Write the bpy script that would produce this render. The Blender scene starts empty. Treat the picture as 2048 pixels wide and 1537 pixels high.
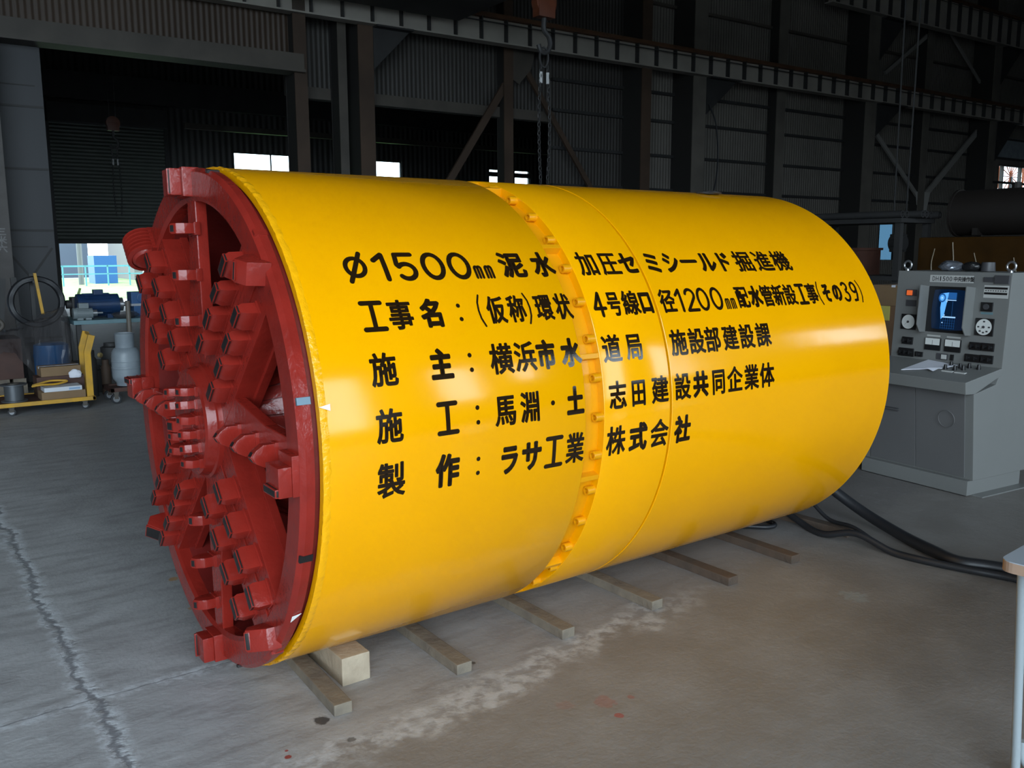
import bpy, bmesh, math, random
from math import sin, cos, pi, radians as R
from mathutils import Vector as V, Matrix as M

random.seed(7)
S = bpy.context.scene
COL = S.collection

# ------------------------------------------------------------------ camera, sky, exposure
def setup_view():
    yaw, pitch, roll = 0.938099151, 0.151653493, 0.003227007
    f = V((cos(pitch) * cos(yaw), cos(pitch) * sin(yaw), -sin(pitch)))
    rt = f.cross(V((0, 0, 1))).normalized()
    dn = f.cross(rt)
    c, s = cos(roll), sin(roll)
    rt, dn = c * rt + s * dn, -s * rt + c * dn
    cam = bpy.data.cameras.new('camera')
    o = bpy.data.objects.new('camera', cam)
    COL.objects.link(o)
    m = M((rt, -dn, -f)).transposed().to_4x4()
    m.translation = V((-0.994388, -3.15226, 1.541589))
    o.matrix_world = m
    cam.sensor_width = 36
    cam.sensor_fit = 'HORIZONTAL'
    cam.lens = 1746.5 / 2048 * 36
    cam.clip_end = 400
    S.camera = o
    w = bpy.data.worlds.new('sky')
    S.world = w
    w.use_nodes = True
    bg = w.node_tree.nodes['Background']
    bg.inputs[0].default_value = (0.73, 0.88, 1.0, 1)   # even overcast sky
    bg.inputs[1].default_value = 6.0
    v = S.view_settings
    v.view_transform = 'Standard'
    v.look = 'None'
    v.exposure = 0.36
    v.gamma = 1.0
    v.use_curve_mapping = False
    S.cycles.use_denoising = True

setup_view()
HALL = R(-2.1)          # the hall's walls run 2.1 degrees off the machine's axis

# daylight comes in through these openings of the wall behind the camera (hall x0, x1, z0, z1)
YB = -9.0
OPENINGS = [(-14.0, 0.9, 0.0, 7.8), (2.7, 4.5, 0.8, 4.5), (8.25, 11.3, 1.9, 4.8), (15.8, 19.0, 3.3, 5.1)]

def portal(x0, x1, z0, z1):
    l = bpy.data.lights.new('sky_portal', 'AREA')
    l.shape = 'RECTANGLE'
    l.size = x1 - x0
    l.size_y = z1 - z0
    l.cycles.is_portal = True
    o = bpy.data.objects.new('sky_portal', l)
    COL.objects.link(o)
    rot = M.Rotation(HALL, 4, 'Z')
    # area lights shine along local -Z: turn it towards +Y
    o.matrix_world = rot @ M.Translation(((x0 + x1) / 2, YB - 0.02, (z0 + z1) / 2)) @ M.Rotation(R(90), 4, 'X')

for op in OPENINGS:
    portal(*op)

# ------------------------------------------------------------------ materials
def mat(name, color, rough=0.5, metal=0.0, var=0.0, scale=6.0, bump=0.0, bscale=40.0, color2=None, spec=0.5, coat=0.0):
    m = bpy.data.materials.new(name)
    m.use_nodes = True
    nt = m.node_tree
    b = nt.nodes['Principled BSDF']
    b.inputs['Roughness'].default_value = rough
    b.inputs['Metallic'].default_value = metal
    b.inputs['Specular IOR Level'].default_value = spec
    b.inputs['Coat Weight'].default_value = coat
    b.inputs['Coat Roughness'].default_value = 0.15
    c = (*color, 1)
    b.inputs['Base Color'].default_value = c
    tc = nt.nodes.new('ShaderNodeTexCoord')
    if var or color2:
        n = nt.nodes.new('ShaderNodeTexNoise')
        n.inputs['Scale'].default_value = scale
        n.inputs['Detail'].default_value = 5
        nt.links.new(tc.outputs['Object'], n.inputs['Vector'])
        r = nt.nodes.new('ShaderNodeMix')
        r.data_type = 'RGBA'
        c2 = color2 or tuple(x * (1 - var) for x in color)
        r.inputs[6].default_value = c
        r.inputs[7].default_value = (*c2, 1)
        mp = nt.nodes.new('ShaderNodeMapRange')
        mp.inputs[1].default_value = 0.35
        mp.inputs[2].default_value = 0.7
        nt.links.new(n.outputs[0], mp.inputs[0])
        nt.links.new(mp.outputs[0], r.inputs[0])
        nt.links.new(r.outputs[2], b.inputs['Base Color'])
    if bump:
        n = nt.nodes.new('ShaderNodeTexNoise')
        n.inputs['Scale'].default_value = bscale
        n.inputs['Detail'].default_value = 3
        nt.links.new(tc.outputs['Object'], n.inputs['Vector'])
        bp = nt.nodes.new('ShaderNodeBump')
        bp.inputs['Strength'].default_value = bump
        bp.inputs['Distance'].default_value = 0.01
        nt.links.new(n.outputs[0], bp.inputs['Height'])
        nt.links.new(bp.outputs[0], b.inputs['Normal'])
    return m

def emit(name, color, strength):
    m = bpy.data.materials.new(name)
    m.use_nodes = True
    b = m.node_tree.nodes['Principled BSDF']
    b.inputs['Base Color'].default_value = (*[c * .2 for c in color], 1)
    b.inputs['Emission Color'].default_value = (*color, 1)
    b.inputs['Emission Strength'].default_value = strength
    b.inputs['Roughness'].default_value = 0.2
    return m

def clear(name, tint, gloss=0.1, rough=0.05, alpha_mix=None):
    m = bpy.data.materials.new(name)
    m.use_nodes = True
    nt = m.node_tree
    nt.nodes.remove(nt.nodes['Principled BSDF'])
    out = nt.nodes['Material Output']
    t = nt.nodes.new('ShaderNodeBsdfTransparent')
    t.inputs[0].default_value = (*tint, 1)
    if alpha_mix:
        g = nt.nodes.new('ShaderNodeBsdfPrincipled')
        g.inputs['Base Color'].default_value = (*alpha_mix, 1)
        g.inputs['Roughness'].default_value = rough
    else:
        g = nt.nodes.new('ShaderNodeBsdfGlossy')
        g.inputs['Roughness'].default_value = rough
    x = nt.nodes.new('ShaderNodeMixShader')
    x.inputs[0].default_value = gloss
    nt.links.new(t.outputs[0], x.inputs[1])
    nt.links.new(g.outputs[0], x.inputs[2])
    nt.links.new(x.outputs[0], out.inputs[0])
    return m

YELLOW = mat('yellow_paint', (0.88, 0.38, 0.0), 0.13, var=0.05, scale=2.5, bump=0.045, bscale=9, spec=0.42)
YELLOW2 = mat('yellow_paint_shaded', (0.72, 0.30, 0.002), 0.32, bump=0.1, spec=.4)  # shell yellow in a darker copy, carrying the shade inside the groove
GRIME_SHADE = mat('grimy_shaded_seam', (0.20, 0.105, 0.008), 0.6)  # grime of the seam and shade of the gap, both in the colour
WELD = mat('yellow_weld_bead', (0.88, 0.40, 0.003), 0.18, bump=0.5, bscale=50)
RED = mat('red_oxide_paint', (0.27, 0.020, 0.013), 0.23, var=0.25, scale=9, bump=0.22, bscale=38)
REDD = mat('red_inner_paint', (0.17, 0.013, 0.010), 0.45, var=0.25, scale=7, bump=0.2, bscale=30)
CARB = mat('bare_carbide', (0.02, 0.018, 0.018), 0.4, 0.3)
BLACK = mat('black_lettering', (0.016, 0.008, 0.003), 0.13, spec=.42)
WHITE = mat('white_mark', (0.8, 0.8, 0.78), 0.5)
WHITE2 = mat('faded_white_writing', (.30, .29, .29), .7)
BLUEBAR = mat('bare_steel_plate', (0.13, 0.20, 0.25), 0.35, 0.2)
WOOD = mat('grey_weathered_timber', (0.21, 0.175, 0.13), 0.8, color2=(0.12, 0.10, 0.08), scale=9, bump=0.3, bscale=50)
WOODD = mat('brown_weathered_timber', (0.10, 0.066, 0.045), 0.8, color2=(0.06, 0.045, 0.035), scale=9, bump=0.3, bscale=50)
WOODB = mat('pale_sawn_timber', (0.40, 0.33, 0.24), 0.8, color2=(0.30, 0.24, 0.17), scale=12, bump=0.3, bscale=50)
CONSOLE = mat('beige_grey_enamel', (0.19, 0.193, 0.186), 0.45, var=0.04, scale=3)
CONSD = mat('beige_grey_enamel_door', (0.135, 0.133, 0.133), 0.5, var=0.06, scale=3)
DARK = mat('black_plastic', (0.012, 0.012, 0.013), 0.35)
DGREY = mat('dark_grey_plastic', (0.06, 0.06, 0.065), 0.45)
PLATE = mat('pale_engraved_plate', (0.5, 0.5, 0.48), 0.4)
DIAL = mat('white_dial', (0.7, 0.71, 0.68), 0.4)
CHROME = mat('bright_steel', (0.55, 0.57, 0.6), 0.28, 0.9)
PAPER = mat('white_paper', (0.72, 0.73, 0.80), 0.7)
RUBBER = mat('black_rubber_hose', (0.018, 0.019, 0.022), 0.42)
STEEL = mat('grey_painted_steel', (0.085, 0.073, 0.060), 0.6, var=0.35, scale=1.5)
STEELC = mat('light_column_paint', (0.15, 0.135, 0.115), 0.6, var=0.3, scale=1.5)
SHADEC = mat('shaded_column_web', (0.022, 0.020, 0.018), 0.8)  # dark tone puts the shade of the unlit column sides into the paint
PALEB = mat('pale_brace_paint', (0.26, 0.25, 0.23), 0.6)
STEELR = mat('rust_primed_steel', (0.075, 0.045, 0.028), 0.7, var=0.4, scale=1.2)
STEELD = mat('dark_steel', (0.035, 0.034, 0.034), 0.6, var=0.3, scale=2)
RAIL = mat('rusty_rail', (0.12, 0.055, 0.025), 0.7, var=0.4, scale=3)
ROOFM = mat('dark_roof_sheet', (0.13, 0.12, 0.11), 0.8)
DOORM = mat('grey_sheet_door', (0.048, 0.050, 0.055), 0.55, var=0.1, scale=.8)
SHUT = mat('green_grey_shutter', (0.10, 0.115, 0.10), 0.5)
CYEL = mat('trolley_yellow_paint', (0.62, 0.33, 0.02), 0.5, color2=(0.42, 0.24, 0.04), scale=9)
CARD = mat('brown_cardboard', (0.23, 0.145, 0.075), 0.8, var=0.12, scale=5)
REDBR = mat('red_brown_box', (0.075, 0.030, 0.020), 0.6, var=0.3, scale=5)
BLUE = mat('blue_drum_plastic', (0.01, 0.17, 0.45), 0.35, var=0.2)
BLUEM = mat('blue_motor_paint', (0.012, 0.04, 0.11), 0.35, var=0.3, scale=8)
TEAL = mat('blue_green_bench', (0.14, 0.24, 0.27), 0.5, var=0.2)
GAS = mat('pale_grey_bottle_paint', (0.26, 0.30, 0.33), 0.38, color2=(0.19, 0.22, 0.25), scale=5)
POLY = clear('clear_polythene', (0.72, 0.73, 0.75), 0.30, 0.16, (0.12, 0.11, 0.11))
GLASS = clear('window_glass', (0.92, 0.96, 0.98), 0.06, 0.02)
TINT = clear('blue_tinted_glass', (0.13, 0.19, 0.23), 0.05, 0.05)
OCHRE = mat('ochre_wrapped_load', (0.05, 0.022, 0.004), 0.3, var=0.35, scale=4, bump=0.5, bscale=6)
GREEN = mat('green_lever', (0.25, 0.35, 0.12), 0.5)
ORANGE = mat('orange_hook_paint', (0.11, 0.028, 0.010), 0.5, var=0.3, scale=6)
OREEL = mat('orange_reel_paint', (0.42, 0.10, 0.03), 0.5)
TANK = mat('brown_black_tank', (0.014, 0.010, 0.008), .6)
TABLE = mat('grey_table_laminate', (0.36, 0.40, 0.45), 0.35)
TEDGE = mat('brown_table_edge', (0.42, 0.27, 0.18), 0.5, color2=(0.30, 0.22, 0.18), scale=6)

def sheet_mat(name, color, period, axis=0, rough=0.55, depth=0.012):
    """corrugated sheet: ribs along one axis, real relief by bump"""
    m = mat(name, color, rough, var=0.25, scale=0.7)
    nt = m.node_tree
    b = nt.nodes['Principled BSDF']
    tc = nt.nodes.new('ShaderNodeTexCoord')
    sp = nt.nodes.new('ShaderNodeSeparateXYZ')
    nt.links.new(tc.outputs['Object'], sp.inputs[0])
    mu = nt.nodes.new('ShaderNodeMath'); mu.operation = 'MULTIPLY'
    mu.inputs[1].default_value = 2 * pi / period
    nt.links.new(sp.outputs[axis], mu.inputs[0])
    sn = nt.nodes.new('ShaderNodeMath'); sn.operation = 'SINE'
    nt.links.new(mu.outputs[0], sn.inputs[0])
    bp = nt.nodes.new('ShaderNodeBump')
    bp.inputs['Strength'].default_value = 1.0
    bp.inputs['Distance'].default_value = depth
    nt.links.new(sn.outputs[0], bp.inputs['Height'])
    nt.links.new(bp.outputs[0], b.inputs['Normal'])
    return m

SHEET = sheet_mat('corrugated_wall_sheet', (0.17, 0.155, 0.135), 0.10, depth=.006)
SHEETM = sheet_mat('darkened_wall_sheet', (0.055, 0.050, 0.045), 0.10, depth=.006)  # same sheet coloured darker, toning down the doorway's light on this stretch
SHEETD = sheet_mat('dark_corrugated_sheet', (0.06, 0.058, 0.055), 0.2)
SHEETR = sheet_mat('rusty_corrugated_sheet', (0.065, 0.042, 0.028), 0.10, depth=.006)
SHUTM = sheet_mat('shutter_slats', (0.095, 0.11, 0.095), 0.11, axis=2, depth=0.02)

def floor_mat():
    m = bpy.data.materials.new('concrete_floor')
    m.use_nodes = True
    nt = m.node_tree
    b = nt.nodes['Principled BSDF']
    L = nt.links.new
    tc = nt.nodes.new('ShaderNodeTexCoord')
    P = tc.outputs['Object']
    def noise(scale, detail=6, vec=None, rough=.6):
        n = nt.nodes.new('ShaderNodeTexNoise')
        n.inputs['Scale'].default_value = scale
        n.inputs['Detail'].default_value = detail
        n.inputs['Roughness'].default_value = rough
        L(vec or P, n.inputs['Vector'])
        return n.outputs[0]
    def math(op, a, bb=None, cc=None):
        n = nt.nodes.new('ShaderNodeMath'); n.operation = op
        for i, x in enumerate((a, bb, cc)):
            if x is None: continue
            if isinstance(x, (int, float)): n.inputs[i].default_value = x
            else: L(x, n.inputs[i])
        return n.outputs[0]
    def ramp(x, lo, hi):
        n = nt.nodes.new('ShaderNodeMapRange')
        n.interpolation_type = 'SMOOTHSTEP'
        n.inputs[1].default_value = lo; n.inputs[2].default_value = hi
        L(x, n.inputs[0])
        return n.outputs[0]
    def mix(f, a, bb):
        n = nt.nodes.new('ShaderNodeMix'); n.data_type = 'RGBA'
        if isinstance(f, (int, float)): n.inputs[0].default_value = f
        else: L(f, n.inputs[0])
        for i, x in ((6, a), (7, bb)):
            if isinstance(x, tuple): n.inputs[i].default_value = (*x, 1)
            else: L(x, n.inputs[i])
        return n.outputs[2]
    sp = nt.nodes.new('ShaderNodeSeparateXYZ'); L(P, sp.inputs[0])
    X, Y = sp.outputs[0], sp.outputs[1]
    n1, n2, n3, n4 = noise(0.8), noise(3.2), noise(17, 8), noise(60, 4)
    mp = nt.nodes.new('ShaderNodeMapping'); mp.inputs['Scale'].default_value = (2.2, 9, 1)
    mp.inputs['Rotation'].default_value = (0, 0, R(20))
    L(P, mp.inputs[0])
    ns = noise(1.6, 6, mp.outputs[0])          # trowel and drag streaks
    grey, pale, brown = (0.375, 0.37, 0.368), (0.46, 0.46, 0.46), (0.18, 0.152, 0.135)
    c = mix(ramp(n2, .35, .7), grey, pale)
    c = mix(math('MULTIPLY', ramp(ns, .42, .72), .75), c, (0.25, 0.24, 0.235))
    mp2 = nt.nodes.new('ShaderNodeMapping'); mp2.inputs['Scale'].default_value = (3, 46, 1)
    mp2.inputs['Rotation'].default_value = (0, 0, R(-14)); L(P, mp2.inputs[0])
    sc_ = noise(1.3, 3, mp2.outputs[0], .5)        # fine pale scratches
    c = mix(math('MULTIPLY', math('MULTIPLY', ramp(sc_, .66, .74), ramp(n2, .42, .6)), .55), c, (0.55, 0.56, 0.57))
    # the bay to the machine's rear and the walkway are oil-browned
    bz = math('ADD', math('ADD', math('MULTIPLY', X, .55), math('MULTIPLY', Y, -.55)), math('MULTIPLY', math('SUBTRACT', n1, .5), 2.2))
    c = mix(math('MULTIPLY', ramp(bz, .75, 2.1), .85), c, brown)
    c = mix(math('MULTIPLY', ramp(n3, .55, .8), .45), c, (0.52, 0.53, 0.54))
    c = mix(math('MULTIPLY', ramp(n4, .6, .8), .25), c, (0.18, 0.165, 0.155))
    c = mix(math('MULTIPLY', ramp(X, -.5, .7), .52), c, (0.15, 0.15, 0.152))  # floor colour darkened along the machine to counter the stronger light there
    # unswept concrete on the near side of the dusty edge is browner and darker
    near = ramp(math('ADD', math('ADD', math('MULTIPLY', Y, -1), -.83), math('ADD', math('MULTIPLY', X, .13), math('MULTIPLY', math('SUBTRACT', .5, n2), .55))), -.04, .08)
    c = mix(math('MULTIPLY', math('MULTIPLY', near, ramp(X, -.45, .15)), .75), c, mix(ramp(n2, .35, .7), (0.195, 0.180, 0.165), (0.25, 0.236, 0.222)))
    # pale dusty edge of the swept strip beside the battens
    ed = math('ABSOLUTE', math('ADD', math('ADD', Y, .83), math('ADD', math('MULTIPLY', X, -.13), math('MULTIPLY', math('SUBTRACT', n2, .5), .55))))
    inX = math('MULTIPLY', ramp(X, -.5, .0), math('SUBTRACT', 1, ramp(X, 1.3, 2.2)))
    c = mix(math('MULTIPLY', math('MULTIPLY', math('SUBTRACT', 1, ramp(ed, .02, .13)), ramp(n3, .38, .6)), math('MULTIPLY', inX, .5)), c, (0.62, 0.64, 0.66))
    # two cracked construction joints
    w1 = math('ADD', math('MULTIPLY', math('SUBTRACT', n3, .5), .10), math('MULTIPLY', math('SUBTRACT', n2, .5), .16))
    d1 = math('ABSOLUTE', math('ADD', math('ADD', X, .495), w1))
    d2 = math('ABSOLUTE', math('ADD', math('ADD', Y, .0), math('MULTIPLY', w1, .35)))
    leftonly = math('SUBTRACT', 1, ramp(X, .3, .9))
    c = mix(math('MULTIPLY', math('MULTIPLY', math('SUBTRACT', 1, ramp(d1, .02, .07)), ramp(n3, .40, .55)), .75), c, (0.63, 0.65, 0.67))
    c = mix(math('MULTIPLY', math('MULTIPLY', math('SUBTRACT', 1, ramp(d2, .015, .06)), ramp(n3, .40, .6)), math('MULTIPLY', leftonly, .7)), c, (0.64, 0.66, 0.68))
    c = mix(math('MULTIPLY', math('SUBTRACT', 1, ramp(d1, .003, .020)), .85), c, (0.20, 0.20, 0.21))
    c = mix(math('MULTIPLY', math('SUBTRACT', 1, ramp(d2, .001, .007)), math('MULTIPLY', leftonly, .7)), c, (0.16, 0.16, 0.165))
    # paint splashes and oil spots
    for (px, py, r, col, k) in [(.087, -.60, .030, (0.03, 0.03, 0.035), .9), (.12, -.765, .018, (.06, .06, .06), .7), (-.085, -.735, .011, (.30, .03, .025), .9),
                                (-.075, -.70, .008, (.30, .03, .025), .9), (-.10, -.83, .022, (.28, .05, .04), .7), (.93, -1.07, .045, (.30, .10, .09), .4),
                                (.905, -1.165, .020, (.33, .05, .05), .7), (.80, -1.0, .035, (.28, .14, .13), .3), (1.02, -1.10, .014, (.30, .08, .07), .5), (2.45, -1.05, .07, (.30, .36, .38), .35),
                                (.05, 1.0, .03, (.42, .20, .02), .7), (0.02, .6, .022, (.42, .20, .02), .6), (.60, -.85, .03, (.5, .52, .54), .6), (.72, -.56, .012, (.05, .05, .05), .8)]:
        vd = nt.nodes.new('ShaderNodeVectorMath'); vd.operation = 'DISTANCE'
        L(P, vd.inputs[0]); vd.inputs[1].default_value = (px, py, 0)
        dd = math('ADD', vd.outputs[1], math('MULTIPLY', math('SUBTRACT', n3, .5), r * 2.4))
        c = mix(math('MULTIPLY', math('SUBTRACT', 1, ramp(dd, r * .6, r)), k), c, col)
    L(c, b.inputs['Base Color'])
    L(math('ADD', .42, math('MULTIPLY', n2, .28)), b.inputs['Roughness'])
    bp = nt.nodes.new('ShaderNodeBump')
    bp.inputs['Strength'].default_value = 0.35; bp.inputs['Distance'].default_value = 0.02
    h = math('ADD', math('MULTIPLY', n3, .5), math('ADD', math('MULTIPLY', ramp(d1, .003, .03), .7), math('MULTIPLY', n4, .25)))
    L(h, bp.inputs['Height']); L(bp.outputs[0], b.inputs['Normal'])
    return m
FLOORM = floor_mat()

# ------------------------------------------------------------------ mesh helpers
class MB:
    """collects shapes into one mesh; slot picks the material slot"""
    def __init__(self): self.v = []; self.f = []; self.s = []; self.slot = 0
    def add(self, vs, fs, mtx=None):
        n = len(self.v)
        self.v += [tuple(mtx @ V(p)) if mtx else tuple(p) for p in vs]
        self.f += [[i + n for i in q] for q in fs]
        self.s += [self.slot] * len(fs)
        return self
    def box(self, x0, x1, y0, y1, z0, z1, mtx=None):
        vs = [(x, y, z) for x in (x0, x1) for y in (y0, y1) for z in (z0, z1)]
        return self.add(vs, [(0, 1, 3, 2), (4, 6, 7, 5), (0, 4, 5, 1), (2, 3, 7, 6), (0, 2, 6, 4), (1, 5, 7, 3)], mtx)
    def prism(self, poly, d, mtx=None):
        """poly: list of 3D points, pushed along vector d"""
        n = len(poly); d = V(d)
        vs = [tuple(p) for p in poly] + [tuple(V(p) + d) for p in poly]
        return self.add(vs, [tuple(range(n))[::-1], tuple(range(n, 2 * n))] + [(i, (i + 1) % n, n + (i + 1) % n, n + i) for i in range(n)], mtx)
    def lathe(self, prof, n=32, mtx=None, a0=0, a1=2 * pi, closed=False):
        """prof: (r, z) about local Z"""
        full = abs(a1 - a0 - 2 * pi) < 1e-6
        k = n if full else n + 1
        vs = []
        for i in range(k):
            a = a0 + (a1 - a0) * i / n
            vs += [(r * cos(a), r * sin(a), z) for r, z in prof]
        m = len(prof); fs = []
        for i in range(n):
            j = (i + 1) % k
            for q in range(m if closed else m - 1):
                w = (q + 1) % m
                fs.append((i * m + q, j * m + q, j * m + w, i * m + w))
        return self.add(vs, fs, mtx)
    def cyl(self, p0, p1, r, n=16, r1=None):
        p0, p1 = V(p0), V(p1); d = p1 - p0
        mtx = M.Translation(p0) @ d.to_track_quat('Z', 'Y').to_matrix().to_4x4()
        r1 = r if r1 is None else r1; h = d.length
        vs = [(r * cos(2 * pi * i / n), r * sin(2 * pi * i / n), 0) for i in range(n)] + [(r1 * cos(2 * pi * i / n), r1 * sin(2 * pi * i / n), h) for i in range(n)]
        return self.add(vs, [tuple(range(n))[::-1], tuple(range(n, 2 * n))] + [(i, (i + 1) % n, n + (i + 1) % n, n + i) for i in range(n)], mtx)
    def tube(self, pts, r, n=10, closed=False):
        pts = [V(p) for p in pts]; m = len(pts); vs = []; fs = []
        up = None
        for i, p in enumerate(pts):
            a = pts[(i - 1) % m] if closed or i else p
            b = pts[(i + 1) % m] if closed or i < m - 1 else p
            t = (b - a).normalized()
            if up is None:
                up = t.orthogonal().normalized()
            up = (up - t * up.dot(t)).normalized()
            s = t.cross(up)
            vs += [p + r * (cos(2 * pi * k / n) * up + sin(2 * pi * k / n) * s) for k in range(n)]
        for i in range(m if closed else m - 1):
            j = (i + 1) % m
            fs += [(i * n + k, i * n + (k + 1) % n, j * n + (k + 1) % n, j * n + k) for k in range(n)]
        if not closed:
            fs += [tuple(range(n))[::-1], tuple(range((m - 1) * n, m * n))]
        return self.add(vs, fs)
    def mesh(self, name, mats, smooth=None, bevel=0):
        me = bpy.data.meshes.new(name)
        me.from_pydata(self.v, [], self.f)
        for m in (mats if isinstance(mats, (list, tuple)) else [mats]): me.materials.append(m)
        me.polygons.foreach_set('material_index', self.s)
        bm = bmesh.new(); bm.from_mesh(me)
        bmesh.ops.recalc_face_normals(bm, faces=bm.faces)
        if bevel:
            es = [e for e in bm.edges if len(e.link_faces) == 2 and e.calc_face_angle(0) > 0.5]
            bmesh.ops.bevel(bm, geom=es, offset=bevel, segments=2, profile=.7, affect='EDGES', clamp_overlap=True)
        if smooth is not None:
            for f in bm.faces: f.smooth = True
            for e in bm.edges:
                if len(e.link_faces) == 2 and e.calc_face_angle(0) > smooth: e.smooth = False
        bm.to_mesh(me); bm.free()
        return me
    def build(self, name, mats, parent=None, smooth=None, bevel=0, mtx=None, label=None):
        return link(name, self.mesh(name, mats, smooth, bevel), parent, mtx, label)

def link(name, data, parent=None, mtx=None, label=None):
    o = bpy.data.objects.new(name, data)
    COL.objects.link(o)
    if parent: o.parent = parent
    if mtx is not None: o.matrix_local = mtx
    if label: o['label'] = label
    return o

def tag(o, label, cat, group=None, kind=None):
    o['label'] = label; o['category'] = cat
    if group: o['group'] = group
    if kind: o['kind'] = kind
    return o

def thing(name, label, cat, loc=(0, 0, 0), rz=0, group=None):
    o = bpy.data.objects.new(name, None)
    COL.objects.link(o)
    o.empty_display_size = .1
    o.location = loc; o.rotation_euler = (0, 0, rz)
    return tag(o, label, cat, group)

def struct(name, mb, mats, label, cat, hall=True, smooth=None):
    o = mb.build(name, mats, smooth=smooth)
    if hall: o.rotation_euler = (0, 0, HALL)
    return tag(o, label, cat, kind='structure')

def copy_tree(o, parent=None):
    c = o.copy(); COL.objects.link(c)
    if parent: c.parent = parent
    for ch in [x for x in bpy.data.objects if x.parent == o]: copy_tree(ch, c)
    return c

def bezier(pts, k=10):
    """smooth curve through points (Catmull-Rom)"""
    P = [V(p) for p in pts]; P = [2 * P[0] - P[1]] + P + [2 * P[-1] - P[-2]]; out = []
    for i in range(1, len(P) - 2):
        a, b, c, d = P[i - 1:i + 3]
        for j in range(k):
            t = j / k
            out.append(.5 * ((2 * b) + (c - a) * t + (2 * a - 5 * b + 4 * c - d) * t * t + (3 * b - a - 3 * c + d) * t ** 3))
    out.append(P[-2])
    return out

# ------------------------------------------------------------------ the hall
def holed(x0, x1, z0, z1, y0, y1, holes):
    xs = sorted({x0, x1, *[h[0] for h in holes], *[h[1] for h in holes]})
    zs = sorted({z0, z1, *[h[2] for h in holes], *[h[3] for h in holes]})
    xs = [x for x in xs if x0 <= x <= x1]; zs = [z for z in zs if z0 <= z <= z1]
    mb = MB()
    for i in range(len(xs) - 1):
        for j in range(len(zs) - 1):
            cx, cz = (xs[i] + xs[i + 1]) / 2, (zs[j] + zs[j + 1]) / 2
            if not any(h[0] < cx < h[1] and h[2] < cz < h[3] for h in holes):
                mb.box(xs[i], xs[i + 1], y0, y1, zs[j], zs[j + 1])
    return mb

XL, XR, ZR, YM, YF = -16.0, 36.0, 11.0, 13.0, 27.0
XB = 21.5      # the second bay ends here, beyond it is open yard
struct('floor', MB().box(XL - 1.5, XR + 1.5, YB - 1.6, YM + 1.2, -.2, 0).box(XL - 1.5, XB + 1.5, YM + 1.2, YF + .9, -.2, 0), FLOORM, 'grey concrete workshop floor with cracked joints and paint spots', 'floor', hall=False)
struct('ground', MB().box(-120, 140, -120, 140, -.3, -.21), mat('pale_yard', (0.30, 0.30, 0.29), .9, var=.2), 'pale paved yard outside the workshop', 'ground')
struct('lawn', MB().box(-40, 60, 28, 58, -.2, -.1), mat('lawn_green', (0.20, 0.34, 0.10), .9, var=.4, scale=2), 'bright green lawn seen through the half raised shutter', 'lawn')
struct('ceiling', MB().box(XL, XR, YB - .2, YM + 1.0, ZR, ZR + .2).box(XL, XB + .2, YM + 1.0, YF + .2, ZR, ZR + .2), ROOFM, 'dark sheet roof high over the workshop', 'ceiling')
struct('wall_left', MB().box(XL - .2, XL, YB - .2, YF + .2, 0, ZR), SHEETD, 'dark end wall of the workshop', 'wall')
struct('wall_end', MB().box(XB, XB + .2, YM + .95, YF + .2, 0, ZR), SHEETD, 'dark end wall closing the second bay', 'wall')
struct('wall_right', MB().box(XR, XR + .2, YB - .2, YM + .95, 0, ZR), SHEETD, 'dark end wall past the crane girders', 'wall')
struct('wall_back', holed(XL, XR, 0, ZR, YB - .2, YB, OPENINGS), SHEETD, 'workshop wall with the open doorway that lets daylight in', 'wall')
FARW = [(8.32, 10.92, 4.0, 4.86), (12.42, 14.62, 4.0, 4.86), (18.52, 19.14, 4.0, 4.80), (19.76, 20.53, 4.0, 4.80)]
struct('wall_front', holed(XL, XB, 0, ZR, YF, YF + .2, FARW + [(2.86, 6.06, 0, 5.4)]), SHEETD, 'far dark wall of the second bay with small bright windows', 'wall')
for i, (a, b, c, d) in enumerate(FARW):
    fr = MB()
    for x in ([a, (a + b) / 2 - .02, b - .04] if b - a > 1 else [a, b - .04]): fr.box(x, x + .04, YF + .04, YF + .10, c, d)
    for z in (c, d - .04) + ((4.50,) if i > 1 else ()): fr.box(a, b, YF + .04, YF + .10, z, z + (.18 if z == 4.50 else .04))
    w = struct('window_%d' % (i + 1), fr, STEELD, ['bright two pane window beside the rust coloured column', 'bright window behind the paired columns', 'small bright slit window beyond the slanted brace', 'small bright window with a dark bar beside the hanging chains'][i], 'window')
    MB().box(a, b, YF + .065, YF + .075, c, d).build('pane', GLASS, w)

# roller shutter of the second bay, stopped halfway
sh = struct('door_1', MB().box(2.80, 6.12, YF - .10, YF - .05, 1.84, 5.4), SHUTM, 'green grey roller shutter raised to head height', 'shutter door')
MB().box(2.75, 6.17, YF - .5, YF - .02, 5.4, 5.95).build('shutter_box', STEELD, sh, bevel=.02)
MB().box(2.80, 6.12, YF - .12, YF - .03, 1.80, 1.88).build('bottom_rail', STEELD, sh)
g = MB()
for x in (2.72, 6.10): g.box(x, x + .1, YF - .16, YF - .01, 0, 5.4)
g.build('guide_rail', STEELD, sh)

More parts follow.
